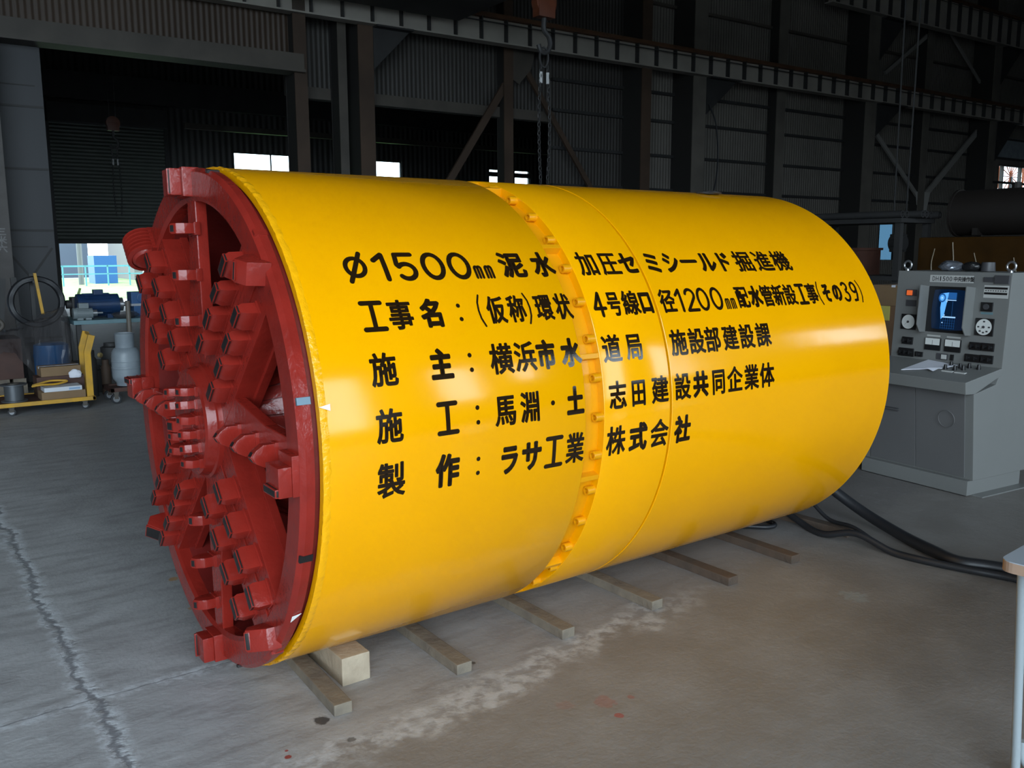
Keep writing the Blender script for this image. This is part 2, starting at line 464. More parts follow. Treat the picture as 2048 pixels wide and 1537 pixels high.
# the row of columns between the bays
MIDH = [(5.4, 11.8, 0, 4.55), (25.05, 25.97, 1.2, 2.50), (32.1, 34.8, 3.42, 4.58)]
struct('wall_middle', holed(5.4, 14.1, 0, ZR, YM + .86, YM + .95, MIDH), SHEETM, 'sheet wall coloured dark for shade above the opening behind the hanging chains', 'wall')
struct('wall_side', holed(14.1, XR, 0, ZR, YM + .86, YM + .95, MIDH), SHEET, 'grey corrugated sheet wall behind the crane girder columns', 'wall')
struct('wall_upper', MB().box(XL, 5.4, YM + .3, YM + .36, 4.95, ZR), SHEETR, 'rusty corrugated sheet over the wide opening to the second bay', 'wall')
struct('lintel_beam', MB().box(XL, 5.45, YM - .02, YM + .30, 4.86, 5.16).box(XL, 5.45, YM - .10, YM + .36, 4.82, 4.87), STEEL, 'long grey lintel beam over the wide opening', 'beam')
struct('sill_beam', MB().box(5.5, 11.8, YM + .70, YM + .92, 4.50, 4.72), STEEL, 'grey beam along the lower edge of the upper wall sheets', 'beam')
struct('far_bay_beam', MB().box(XL, XB, YF - .6, YF - .3, 6.07, 6.84), STEELD, 'dark panelled beam above the roller shutter', 'beam')
struct('far_bay_rail_beam', MB().box(6.5, 21.4, YF - 1.2, YF - 1.0, 5.35, 5.52), STEEL, 'thin grey rail crossing above the bright far windows', 'beam')

def hcol(name, x0, x1, depth, y0, z1, m, label, z0=0):
    """rolled H column: two flanges and a web, flange to the hall"""
    xm = (x0 + x1) / 2
    mb = MB().box(x0, x1, y0, y0 + .025, z0, z1)
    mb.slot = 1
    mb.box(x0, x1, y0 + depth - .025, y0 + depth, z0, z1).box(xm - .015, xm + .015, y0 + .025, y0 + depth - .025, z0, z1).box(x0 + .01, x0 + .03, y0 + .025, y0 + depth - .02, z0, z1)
    return struct(name, mb, [m, SHADEC], label, 'column')

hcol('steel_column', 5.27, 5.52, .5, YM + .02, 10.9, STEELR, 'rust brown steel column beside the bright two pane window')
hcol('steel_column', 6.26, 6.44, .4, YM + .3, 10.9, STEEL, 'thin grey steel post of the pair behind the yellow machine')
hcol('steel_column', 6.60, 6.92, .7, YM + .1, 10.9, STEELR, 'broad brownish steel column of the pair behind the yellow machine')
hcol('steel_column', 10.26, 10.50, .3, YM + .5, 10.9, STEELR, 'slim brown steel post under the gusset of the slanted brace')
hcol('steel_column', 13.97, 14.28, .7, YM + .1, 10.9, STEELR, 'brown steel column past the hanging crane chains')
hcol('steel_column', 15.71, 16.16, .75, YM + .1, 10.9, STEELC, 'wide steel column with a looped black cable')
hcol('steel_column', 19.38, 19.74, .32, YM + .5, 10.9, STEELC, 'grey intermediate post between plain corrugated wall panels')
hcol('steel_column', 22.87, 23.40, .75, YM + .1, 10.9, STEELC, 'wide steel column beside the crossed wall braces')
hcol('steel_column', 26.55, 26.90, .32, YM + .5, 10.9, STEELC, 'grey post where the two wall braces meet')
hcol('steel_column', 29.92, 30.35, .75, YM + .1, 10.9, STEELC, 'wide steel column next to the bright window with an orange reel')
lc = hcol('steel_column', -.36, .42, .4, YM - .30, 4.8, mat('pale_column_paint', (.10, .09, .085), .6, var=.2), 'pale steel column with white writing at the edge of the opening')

for i, z in enumerate((3.05, 3.91, 4.77, 5.46, 7.6, 8.9)):
    struct('wall_girt', MB().box(11.8, XR, YM + .76, YM + .86, z, z + .07), STEELD if z < 6 else STEEL, 'horizontal wall rail %s' % ['lowest on the corrugated wall, at brace foot height', 'second lowest on the corrugated wall', 'third up the corrugated wall', 'just under the crane girder on the corrugated wall', 'above the crane girder on the corrugated wall', 'highest on the corrugated wall'][i], 'beam')

# sliding door leaf standing open
sd = struct('door_2', MB().box(-3.6, 1.11, YM + .36, YM + .40, .05, 4.84), DOORM, 'pale grey sheet sliding door standing beside the wide opening', 'sliding door')
fr = MB()
for z in (.1, 1.88, 2.87, 3.86): fr.box(-3.6, 1.11, YM + .345, YM + .36, z, z + .035)
for z, d in ((1.62, .3), (4.2, .3)): fr.box(-3.6, 1.0, YM + .35, YM + .36, z, z + .02)
for s in (-1, 1): fr.prism([(.72 + s * .0, YM + .35, 1.15), (.72 + s * .03, YM + .35, 1.13), (.72 + s * .36, YM + .35, 1.60), (.72 + s * .33, YM + .35, 1.62)], (0, .01, 0))
fr.box(.705, .735, YM + .35, YM + .36, .3, 1.15)
fr.build('door_rib', STEELD, sd)

# crane runway girders with stiffeners
def girder(x0, x1, z0, z1, y, step, label, m1, m2):
    o = thing('crane_girder', label, 'crane girder')
    o.rotation_euler = (0, 0, HALL)
    MB().box(x0, x1, y + .12, y + .14, z0, z1).build('girder_web', m1, o)
    MB().box(x0, x1, y, y + .26, z0 - .03, z0).build('bottom_flange', m1, o)
    MB().box(x0, x1, y, y + .26, z1, z1 + .03).box(x0, x1, y + .09, y + .17, z1 + .03, z1 + .12).build('crane_rail', RAIL, o)
    me = MB().box(0, .03, y + .005, y + .12, z0, z1).mesh('stiffener', STEELD)
    x = x0 + .3
    while x < x1:
        link('stiffener', me, o, M.Translation((x, 0, 0))); x += step
    # power rail brackets above
    MB().tube([(x0, y - .02, z1 - .10), (x1, y - .02, z1 - .10)], .012, 6).build('conductor_wire', STEELD, o)
    return o
GIRD = mat('girder_grey_paint', (0.36, 0.33, 0.29), .6, var=.25, scale=1.2)
girder(-4, 35.8, 5.90, 6.36, YM - .10, .62, 'long grey crane girder with ribs running across the hall behind the machine', GIRD, STEELD)
girder(20.8, 35.8, 8.36, 9.25, YM - .10, .62, 'higher crane girder with close ribs above the other one', GIRD, STEELD)

def gusset(x, z, w, h, label):
    mb = MB().prism([(x, YM + .08, z), (x + w, YM + .08, z), (x, YM + .08, z - h)], (0, .04, 0))
    mb.box(x, x + w, YM - .1, YM + .2, z - .02, z + .02)
    return struct('trim_bracket', mb, STEELD, label, 'bracket')
gusset(6.92, 5.86, .8, .8, 'dark girder bracket on the broad brownish column')
gusset(16.16, 5.86, 1.1, .9, 'dark girder bracket on the column with the looped cable')
gusset(23.40, 5.86, 1.3, .95, 'dark girder bracket beside the crossed wall braces')
gusset(30.35, 5.86, 1.3, 1.3, 'dark girder bracket above the bright window with the reel')
gusset(23.40, 8.3, 1.2, 1.2, 'upper dark girder bracket above the crossed braces')
gusset(30.35, 8.3, 1.2, 1.2, 'upper dark girder bracket beside the window column')

def brace(p, q, w, m, label):
    p, q = [V(((a[0] + 1) * 1.034 - 1, a[1], 1.54 + (a[2] - 1.54) * 1.034)) for a in (p, q)]
    d = (q - p).normalized(); n = V((-d.z, 0, d.x)) * w / 2
    return struct('trim_brace', MB().prism([p - n, p + n, q + n, q - n], (0, .06, 0)), m, label, 'brace')
yb = YM + .55
brace((10.30, yb, 5.55), (7.6, yb, 1.6), .16, STEELR, 'rusty slanted brace falling from the gusset towards the machine top')
brace((10.45, yb, 5.5), (13.4, yb, 1.6), .12, STEELR, 'thin rusty brace falling from the gusset behind the chains')
struct('trim_plate', MB().prism([((x + 1) * 1.034 - 1, y, 1.54 + (z - 1.54) * 1.034) for x, y, z in [(10.0, yb - .02, 5.95), (10.75, yb - .02, 5.95), (10.62, yb - .02, 5.45), (10.3, yb - .02, 5.1), (10.1, yb - .02, 5.2)]], (0, .02, 0)), STEEL, 'grey gusset plate joining the two rusty braces', 'bracket')
brace((25.8, yb, 3.15), (23.1, yb, 5.15), .13, PALEB, 'thin grey wall brace rising away from the foot plate')
brace((26.0, yb, 3.15), (29.4, yb, 5.75), .20, PALEB, 'thick grey wall brace rising to the window column')
brace((23.6, yb, 6.75), (26.2, yb, 8.4), .12, PALEB, 'short upper wall brace over the crane girder')
brace((27.0, yb, 8.3), (29.7, yb, 6.5), .08, PALEB, 'thin upper wall brace beside the window column')
struct('trim_plate', MB().prism([((x + 1) * 1.034 - 1, y, 1.54 + (z - 1.54) * 1.034) for x, y, z in [(25.55, yb - .02, 3.35), (26.35, yb - .02, 3.35), (26.2, yb - .02, 2.75), (25.7, yb - .02, 2.75)]], (0, .02, 0)), mat('pale_gusset', (.36, .35, .33), .6), 'pale gusset plate where the wall braces meet', 'bracket')

# openings in the sheet wall
w = struct('window_5', MB().box(25.01, 25.05, YM + .84, YM + .97, 1.2, 2.54).box(25.97, 26.01, YM + .84, YM + .97, 1.2, 2.54).box(25.01, 26.01, YM + .84, YM + .97, 2.50, 2.54), STEELD, 'narrow pale blue window between the dark racks', 'window')
MB().box(25.05, 25.97, YM + .89, YM + .90, 1.2, 2.50).build('pane', TINT, w)
fr = MB()
for x in (32.1, 32.45, 33.75, 34.76): fr.box(x, x + .05, YM + .84, YM + .97, 3.42, 4.58)
for z in (3.38, 3.95, 4.55): fr.box(32.1, 34.8, YM + .84, YM + .97, z, z + .05)
w = struct('window_6', fr, STEEL, 'bright barred window high beside the last wide column', 'window')
MB().box(32.1, 34.8, YM + .90, YM + .91, 3.42, 4.58).build('pane', GLASS, w)
struct('trim_panel', MB().box(32.0, 35.8, YM + .80, YM + .85, 4.78, 5.55), GAS, 'pale grey panel above the barred window', 'panel')
t = thing('cable_reel', 'orange spoked reel standing outside the barred window', 'reel'); t.rotation_euler = (0, 0, HALL)
mb = MB().tube([(35.15 + .95 * cos(a * pi / 18), YM + 1.9, 4.35 + .95 * sin(a * pi / 18)) for a in range(36)], .05, 6, True)
mb.build('reel_rim', OREEL, t)
mb = MB()
for k in range(16):
    a = k * pi / 8
    mb.cyl((35.15, YM + 1.9, 4.35), (35.15 + .95 * cos(a), YM + 1.9, 4.35 + .95 * sin(a)), .022, 6)
mb.build('reel_spoke', OREEL, t)
MB().box(35.1, 35.2, YM + 1.85, YM + 1.95, -.2, 4.35).build('reel_stand', STEELD, t)

# loop of cable on the column
o = MB().tube(bezier([(16.2, YM + .02, 5.2), (16.45, YM + .0, 4.7), (16.55, YM, 3.8), (16.45, YM, 3.1), (16.3, YM + .05, 2.7)]), .022, 6).build('hanging_cable', RUBBER)
o.rotation_euler = (0, 0, HALL); tag(o, 'black cable hanging in a loop from the wide column', 'cable')

# bridge crane, hooks and slings
t = thing('bridge_crane', 'dark travelling crane bridge high overhead across the hall', 'crane'); t.rotation_euler = (0, 0, HALL)
MB().box(4.9, 5.9, YB + .6, YM - .38, 6.1, 7.4).box(7.4, 8.58, YB + .6, YM - .38, 6.1, 7.4).build('bridge_beam', STEELD, t)
MB().box(4.6, 9.0, YM - .36, YM - .12, 6.55, 6.95).build('end_carriage', STEELD, t)
MB().box(5.9, 7.4, YB + .8, YM - .4, 6.10, 6.14).build('walkway_deck', STEELD, t)

def hook(x, y, z, top, label, k=1.0):
    """hook block on ropes with a ring and chain slings; z is the underside of the block"""
    t = thing('crane_hook', label, 'crane hook', (x, y, 0))
    mb = MB()
    for dx in (-.07, .07): mb.cyl((dx * k, 0, z + .3 * k), (dx * k, 0, top), .010 * k, 6)
    mb.build('hoist_rope', STEELD, t)
    MB().cyl((0, -.06 * k, z + .18 * k), (0, .06 * k, z + .18 * k), .16 * k, 20).box(-.13 * k, .13 * k, -.07 * k, .07 * k, z, z + .2 * k).build('hook_block', ORANGE, t, smooth=.6, bevel=.01)
    pts = [(0, 0, z), (0, 0, z - .14), (.08, 0, z - .22), (.10, 0, z - .32), (.04, 0, z - .41), (-.05, 0, z - .41), (-.09, 0, z - .33)]
    MB().tube(bezier([(a * k, b, z + (c - z) * k) for a, b, c in pts], 5), .032 * k, 8).build('hook', STEELD, t)
    zr = z - .36 * k
    MB().tube([(.07 * k * cos(a * pi / 8), 0, zr - .12 * k + .12 * k * sin(a * pi / 8)) for a in range(16)], .014 * k, 6, True).build('ring', STEELD, t)
    zc = zr - .24 * k; n = int((zc - 2.35) / (.055))
    for dx in (-.05, .06):
        zz = zc; sl = MB()
        for i in range(n):
            ax = V((.016, 0, 0)) if i % 2 else V((0, .016, 0))
            c = V((dx + dx * .6 * sin(i * .12), 0, zz))
            sl.tube([c + ax * cos(q * pi / 4) * 1.2 + V((0, 0, .036 * sin(q * pi / 4))) for q in range(8)], .007, 4, True); zz -= .055
        sl.build('chain', STEELD, t)
    mb = MB()
    for dx in (-.05, .06): mb.cyl((dx, 0, zc - .06), (dx, 0, zc - .20), .022, 8)
    mb.build('sling_sleeve', mat('pale_sleeve', (.5, .5, .5), .6), t)
hook(6.24, 6.0, 4.46, 6.095, 'orange crane hook with two long chain slings over the yellow machine')
hook(4.11, 20.0, 4.42, 10.9, 'orange crane hook and chains hanging before the roller shutter', 1.0)

# beyond the shutter
t = thing('yard_fence', 'pale blue rail fence across the lawn', 'fence'); t.rotation_euler = (0, 0, HALL)
FB = mat('fence_blue', (.10, .30, .36), .6)
mb = MB()
for x in range(0, 26): mb.box(x, x + .06, 44, 44.06, -.2, .9)
mb.build('fence_post', FB, t)
MB().box(0, 26, 44, 44.05, .82, .9).box(0, 26, 44, 44.05, .45, .5).build('fence_rail', FB, t)
o = MB().box(6.9, 8.0, 47, 49, -.2, 1.35).build('storage_container', mat('container_blue', (.02, .09, .26), .5)); o.rotation_euler = (0, 0, HALL)
tag(o, 'bright blue container behind the blue fence', 'container')
BG = mat('pale_grey_cladding', (.12, .117, .116), .7)
t = thing('yard_building', 'grey clad building beyond the fence', 'building'); t.rotation_euler = (0, 0, HALL)
mb = MB()
for k in range(16): mb.box(9.8, 24, 52 - .04 * (k % 2), 60, -.2 + k * .35, .15 + k * .35)
mb.build('wall_cladding', BG, t)
MB().box(9.4, 24.4, 51.5, 60.4, 5.4, 5.7).build('roof', STEELD, t)
o = MB().box(4, 9.2, 64, 70, -.2, 3.4).build('yard_shed', mat('shed_blue_grey', (.06, .08, .11), .6)); o.rotation_euler = (0, 0, HALL)
tag(o, 'blue grey shed far beyond the lawn', 'shed')
o = MB().cyl((6.1, 46, -.2), (6.1, 46, 5), .13, 10).build('yard_pole', mat('pole_grey', (.11, .11, .12), .6)); o.rotation_euler = (0, 0, HALL)
tag(o, 'grey pole beside the blue container', 'pole')
t = thing('step_platform', 'white step platform with a sloping handrail in the yard', 'steps'); t.rotation_euler = (0, 0, HALL)
WP = mat('white_steel', (.5, .5, .5), .5)
mb = MB()
for x in (8.5, 9.0): mb.box(x, x + .07, 42.5, 42.56, -.2, 1.75).box(x, x + .07, 43.2, 43.26, -.2, 1.75)
mb.build('post', WP, t)
mb = MB()
for z in (.65, 1.2, 1.7): mb.box(8.5, 9.07, 42.5, 42.55, z, z + .06)
mb.prism([(9.0, 42.5, 1.7), (9.07, 42.5, 1.7), (9.75, 42.5, .55), (9.65, 42.5, .55)], (0, .05, 0))
mb.build('handrail', WP, t)
MB().box(8.5, 9.07, 42.5, 43.26, .55, .62).build('platform', WP, t)

# ------------------------------------------------------------------ the shield machine
ZC, RS, LEN = 0.94, 0.89, 2.90
AX = M(((0, 0, 1, 0), (-1, 0, 0, 0), (0, 1, 0, ZC), (0, 0, 0, 1)))      # lathe z -> machine axis, angle 0 towards the viewer's side

def on_shell(x, th, r=RS):
    a = R(th)
    return V((x, -r * cos(a), ZC + r * sin(a)))

tbm = thing('tunnel_boring_machine', 'huge yellow cylindrical tunnel boring machine with a red cutter head and black writing', 'tunnel boring machine')
N = 224
J0, J1, JR = 0.985, 1.072, 0.855
S0, S1 = 1.405, 1.416
MB().lathe([(.865, .0), (.865, .3), (.83, .3), (.83, .9), (JR, J0), (RS - .002, J0), (RS, J0 - .003), (RS, .02), (.888, .0)], N, AX, closed=True).build('front_shell', YELLOW, tbm, smooth=.6)
# uneven weld bead round the front edge
wb = []
mb = MB(); n = 260
for i in range(n):
    a = 2 * pi * i / n
    e = .0022 * sin(i * 1.9) + .0018 * sin(i * 4.3 + 1) + random.uniform(-.0012, .0012)
    ring = [(RS - .006, .0), (RS + .0005, -.0005 + e * .5), (RS + .0022 + e * .6, .007), (RS + .0016 + e * .4, .017), (RS - .001, .027 + e * .6)]
    wb.append([AX @ V((r * cos(a), r * sin(a), z)) for r, z in ring])
for i in range(n):
    q = wb[i] + wb[(i + 1) % n]
    mb.add(q, [(k, k + 5, k + 6, k + 1) for k in range(4)])
mb.build('weld_bead', WELD, tbm, smooth=1.2)
MB().lathe([(JR - .03, J0 - .01), (JR, J0 - .001), (JR, J1 + .001), (JR - .03, J1 + .01)], N, AX, closed=True).build('joint_groove', YELLOW2, tbm, smooth=.6)
MB().lathe([(.83, J1), (RS - .002, J1), (RS, J1 + .003), (RS, S0 - .002), (RS - .002, S0), (RS - .04, S0), (RS - .04, S0 - .1), (.83, S0 - .1)], N, AX, closed=True).build('middle_shell', YELLOW, tbm, smooth=.6)
MB().lathe([(.845, S0 - .002), (RS - .018, S0 - .002), (RS - .018, S1 + .002), (.845, S1 + .002)], N, AX, closed=True).build('seam_groove', GRIME_SHADE, tbm, smooth=.6)
MB().lathe([(RS - .04, S1 + .1), (RS - .04, S1), (RS - .002, S1), (RS, S1 + .002), (RS, LEN - .002), (RS - .002, LEN), (.855, LEN), (.855, S1 + .1)], N, AX, closed=True).build('rear_shell', YELLOW, tbm, smooth=.6)
MB().lathe([(.001, LEN - .25), (.858, LEN - .25), (.858, LEN - .22), (.001, LEN - .22)], 96, AX).build('rear_bulkhead', YELLOW2, tbm, smooth=.6)

# joint bolts (socket heads facing the cutter head) and ribs across the groove
me = MB().lathe([(.0001, .034), (.0165, .034), (.0165, .001), (.0155, 0), (.0095, 0), (.0095, .014), (.0001, .014)], 14).mesh('joint_bolt', YELLOW2, .6)
boss = None
for k in range(39):
    th = 1.0 + k * 360 / 39
    o = link('joint_bolt', me, tbm, M.Translation(on_shell(J1 - .034, th, .872)) @ M.Rotation(R(90), 4, 'Y'))
for k in range(12):
    th = 15.3 + k * 28.9 if k < 5 else 15.3 + (k - 12) * 28.9
    mb = MB()
    p = [on_shell(J0 - .001, th - .75, JR - .005), on_shell(J0 - .001, th + .75, JR - .005), on_shell(J0 - .001, th + .6, RS - .004), on_shell(J0 - .001, th - .6, RS - .004)]
    mb.prism(p, (J1 - J0 + .002, 0, 0)); mb.build('joint_rib', YELLOW2, tbm, bevel=.002)

# white index marks
def patch(name, pts, r, m, parent):
    return MB().prism([on_shell(x, th, r) for x, th in pts], on_shell(0, pts[0][1], .0016) - V((0, 0, ZC)), None).build(name, m, parent)
patch('index_mark', [(-.002, 10.75), (.032, 11.15), (.031, 9.9)], RS + .0045, WHITE, tbm)

# ---- cutter head
head = MB().lathe([(.775, -.012), (.85, -.012), (.85, -.021), (.884, -.023), (.886, -.05), (.872, -.064), (.79, -.064), (.775, -.055)], 160, AX, closed=True).build('cutter_head', RED, tbm, smooth=.5, label='dark red spoked cutter head')
MB().lathe([(.775, -.013), (.858, -.013), (.858, .02), (.83, .02), (.83, .5), (.775, .5)], 96, AX, closed=True).build('chamber_wall', REDD, head, smooth=.6)
MB().lathe([(.001, .44), (.84, .44), (.84, .47), (.001, .47)], 64, AX).build('chamber_bulkhead', REDD, head)
mb = MB().lathe([(.22, -.03), (.27, .03), (.52, .44)], 48, AX)
for k in range(20):
    a0 = k * 18
    for (aa, bb) in ((1.2, 8.2), (9.6, 16.4)):
        def cp(x, a, up): return on_shell(x, a0 + a, .27 + (x - .03) / .41 * .25 + up)
        q = [cp(.035, aa, .0), cp(.035, bb, .0), cp(.43, bb, .0), cp(.43, aa, .0)]
        w = [cp(.035, aa, .018), cp(.035, bb, .018), cp(.43, bb, .018), cp(.43, aa, .018)]
        mb.add(q + w, [(4, 5, 6, 7), (0, 1, 5, 4), (1, 2, 6, 5), (2, 3, 7, 6), (3, 0, 4, 7)])
mb.build('crusher_cone', RED, head)
MB().lathe([(.001, -.112), (.178, -.112), (.190, -.106), (.198, -.076), (.208, -.072), (.212, -.03), (.235, .05), (.001, .05)], 64, AX).build('hub', RED, head, smooth=.45)

def frame_at(phi, r, t=0.0, x=0.0, spin=0.0):
    """local X radial, local Y tangential, local Z out of the face"""
    a = R(phi)
    rad = V((0, -cos(a), sin(a))); out = V((-1, 0, 0)); tan = out.cross(rad)
    m = M((rad, tan, out)).transposed().to_4x4()
    m.translation = V((x, 0, ZC)) + rad * r + tan * t
    return m @ M.Rotation(spin, 4, 'Z')

# wide spokes carry two rows of block teeth, narrow ones a single row of pointed bits
WIDE, NARROW = (43, 133, 223, 313), (92, 2, 272, 182)
for ph in WIDE:
    mb = MB().box(.15, .80, -.135, .135, -.055, .045)
    mb.box(.17, .79, -.03, .03, .045, .050)
    for s in (-1, 1): mb.box(.17, .78, s * .135 - .012, s * .135 + .012, -.05, -.02)
    mb.build('spoke', RED, head, bevel=.008, mtx=frame_at(ph, 0, x=-.012), label='wide spoke with two rows of block teeth')
for ph in NARROW:
    mb = MB().prism([(.15, -.045, .004), (.80, -.045, .004), (.80, .040, .004), (.60, .055, .004), (.16, .15, .004)], (0, 0, .040))
    mb.build('spoke', RED, head, bevel=.004, mtx=frame_at(ph, 0, x=-.012), label='tapering narrow spoke with a row of pointed bits')

# block tooth: chamfered body, bare carbide face at the tip
mb = MB().prism([(-.026, 0, 0), (-.026, 0, .050), (-.016, 0, .068), (.020, 0, .068), (.026, 0, .055), (.030, 0, 0)], (0, .001, 0))
def tooth_mesh():
    mb = MB()
    h, w, d = .041, .021, .062
    vs = [(-h, -w, 0), (h, -w, 0), (h, w, 0), (-h, w, 0), (-h, -w, d * .62), (h, -w, d * .62), (h, w * .9, d * .8), (-h, w * .9, d * .8), (-h * .86, -w * .5, d), (h * .86, -w * .5, d), (h * .86, w * .7, d), (-h * .86, w * .7, d)]
    mb.add(vs, [(0, 3, 2, 1), (0, 1, 5, 4), (1, 2, 6, 5), (2, 3, 7, 6), (3, 0, 4, 7), (4, 5, 9, 8), (5, 6, 10, 9), (6, 7, 11, 10), (7, 4, 8, 11), (8, 9, 10, 11)])
    # weld fillets at the foot
    mb.box(-h * 1.1, h * 1.1, -w * 1.15, w * 1.15, -.01, .008)
    mb.slot = 1
    mb.box(-h * .88, h * .88, -w * .75, w * .82, d - .004, d + .007)
    return mb.mesh('block_tooth', [RED, CARB], .5, bevel=.003)
tm = tooth_mesh()
for ph in WIDE:
    for (t, r0) in ((-.085, .305), (.085, .345)):
        for k in range(4):
            link('block_tooth', tm, head, frame_at(ph, r0 + k * .128, t, -.055, R(random.uniform(-5, 5))))
def pick_mesh(w, th, d):
    mb = MB().prism([(-th, -w, 0), (-th, w, 0), (-th, w, d * .55), (-th, w * .55, d * .85), (-th, .0, d), (-th, -w * .6, d * .85), (-th, -w, d * .55)], (2 * th, 0, 0))
    mb.box(-th * 1.25, th * 1.25, -w * 1.1, w * 1.1, -.01, .012)
    mb.slot = 1
    mb.prism([(-th * .8, w * .5, d * .90), (-th * .8, .0, d * 1.04), (-th * .8, -w * .55, d * .90), (-th * .8, 0, d * .90)], (th * 1.6, 0, 0))
    return mb.mesh('pointed_bit', [RED, CARB], .5, bevel=.003)
pm = pick_mesh(.034, .018, .082)
for ph in NARROW:
    for r, t in ((.36, -.005), (.52, -.012), (.68, -.02)):
        link('pointed_bit', pm, head, frame_at(ph, r, t, -.055))
# hub teeth in two columns and a broad one between
hm = pick_mesh(.030, .014, .066)
for i in range(6):
    link('hub_bit', hm, head, frame_at(90, .125 - i * .050, -.085 + .012 * sin(i), -.110, R(8 * sin(i * 2))))
for i in range(5):
    link('hub_bit', hm, head, frame_at(90, .105 - i * .052, .055 + .010 * sin(i + 1), -.110, R(10 * sin(i * 1.3))))
bm_ = pick_mesh(.055, .020, .078)
link('hub_bit', bm_, head, frame_at(90, -.005, .0, -.110))

# rim cutters
gm = MB().box(-.050, .050, -.055, .055, -.02, .040).box(-.045, .045, -.040, .048, .040, .078)
gm.slot = 1; gm.box(-.044, .044, -.036, -.026, .062, .086)
gme = gm.mesh('rim_cutter', [RED, CARB], .5, bevel=.004)
for ph in (92, 272): link('rim_cutter', gme, head, frame_at(ph, .838, 0, -.055))
gm = MB().box(-.05, .05, -.06, .06, -.02, .03).box(-.048, .048, -.058, .03, .03, .07)
gm.slot = 1; gm.box(-.046, .046, -.056, -.030, .066, .080)
gme2 = gm.mesh('rim_cutter', [RED, CARB], .5, bevel=.004)
for ph in (-1, 180): link('rim_cutter', gme2, head, frame_at(ph, .82, -.01, -.055))
gm = MB().prism([(-.035, -.055, -.01), (-.035, .06, -.01), (-.035, .055, .03), (-.035, .0, .082), (-.035, -.045, .06)], (.07, 0, 0))
gm.slot = 1; gm.prism([(-.030, .056, .034), (-.030, .004, .088), (-.030, -.004, .084), (-.030, .046, .034)], (.06, 0, 0))
gme3 = gm.mesh('rim_cutter', [RED, CARB], .5, bevel=.004)
gm = MB().prism([(-.035, -.055, -.01), (-.035, .06, -.01), (-.035, .055, .03), (-.035, .0, .082), (-.035, -.045, .06)], (.07, 0, 0))
gm.slot = 1; gm.prism([(-.030, .014, .072), (-.030, .000, .087), (-.030, -.012, .081), (-.030, .004, .068)], (.06, 0, 0))
gme4 = gm.mesh('rim_cutter', [RED, CARB], .5, bevel=.004)
for ph, s in ((41, 35), (-47, -30), (222, 20)): link('rim_cutter', gme3 if ph == 222 else gme4, head, frame_at(ph, .835, 0, -.058, R(s)))
# ridged roller cutter
gm = MB().lathe([(.001, -.06), (.045, -.06), (.060, -.045), (.060, .045), (.045, .06), (.001, .06)], 24)
for k in range(6):
    z = -.045 + k * .018
    gm.lathe([(.058, z - .007), (.074, z - .003), (.074, z + .003), (.058, z + .007)], 24)
gm.box(.01, .085, -.07, .07, -.055, .055)
link('roller_cutter', gm.mesh('roller_cutter', RED, .5), head, frame_at(133, .835, 0, -.088) @ M.Rotation(R(90), 4, 'Y'))

# wear plates let into the rim
for ph, m in ((12.2, BLUEBAR), (-18.5, CARB), (78, CARB), (105, CARB), (48, RED), (-50, RED), (150, CARB), (198, CARB), (235, CARB), (-75, CARB)):
    MB().box(-.006, .004, -.011, .011, -.022, .019).build('wear_plate', m, head, mtx=frame_at(ph, .884, 0, -.043), bevel=.001)
patch('index_mark', [(-.052, -33.6), (-.052, -35.4), (-.024, -33.2)], .8875, WHITE, head)

# ------------------------------------------------------------------ black lettering on the shell
def glyph(ch):
    """outline and fill of one character as flat triangles, em units"""
    cu = bpy.data.curves.new('glyph', 'FONT')
    cu.body = ch; cu.size = 1; cu.resolution_u = 3
    o = bpy.data.objects.new('glyph', cu); COL.objects.link(o)
    dg = bpy.context.evaluated_depsgraph_get()
    me = bpy.data.meshes.new_from_object(o.evaluated_get(dg))
    vs = [(v.co.x, v.co.y) for v in me.vertices]; fs = [tuple(p.vertices) for p in me.polygons]
    cnt = {}
    for f in fs:
        for i in range(len(f)):
            k = tuple(sorted((f[i], f[(i + 1) % len(f)]))); cnt[k] = cnt.get(k, 0) + 1
    es = [k for k, c in cnt.items() if c == 1]
    bpy.data.objects.remove(o); bpy.data.meshes.remove(me); bpy.data.curves.remove(cu)
    return vs, fs, es

GC = {}
def get_glyph(ch):
    if ch not in GC: GC[ch] = glyph(ch)
    return GC[ch]
_v = get_glyph('国')[0]
EX0, EX1, EY0, EY1 = min(p[0] for p in _v), max(p[0] for p in _v), min(p[1] for p in _v), max(p[1] for p in _v)

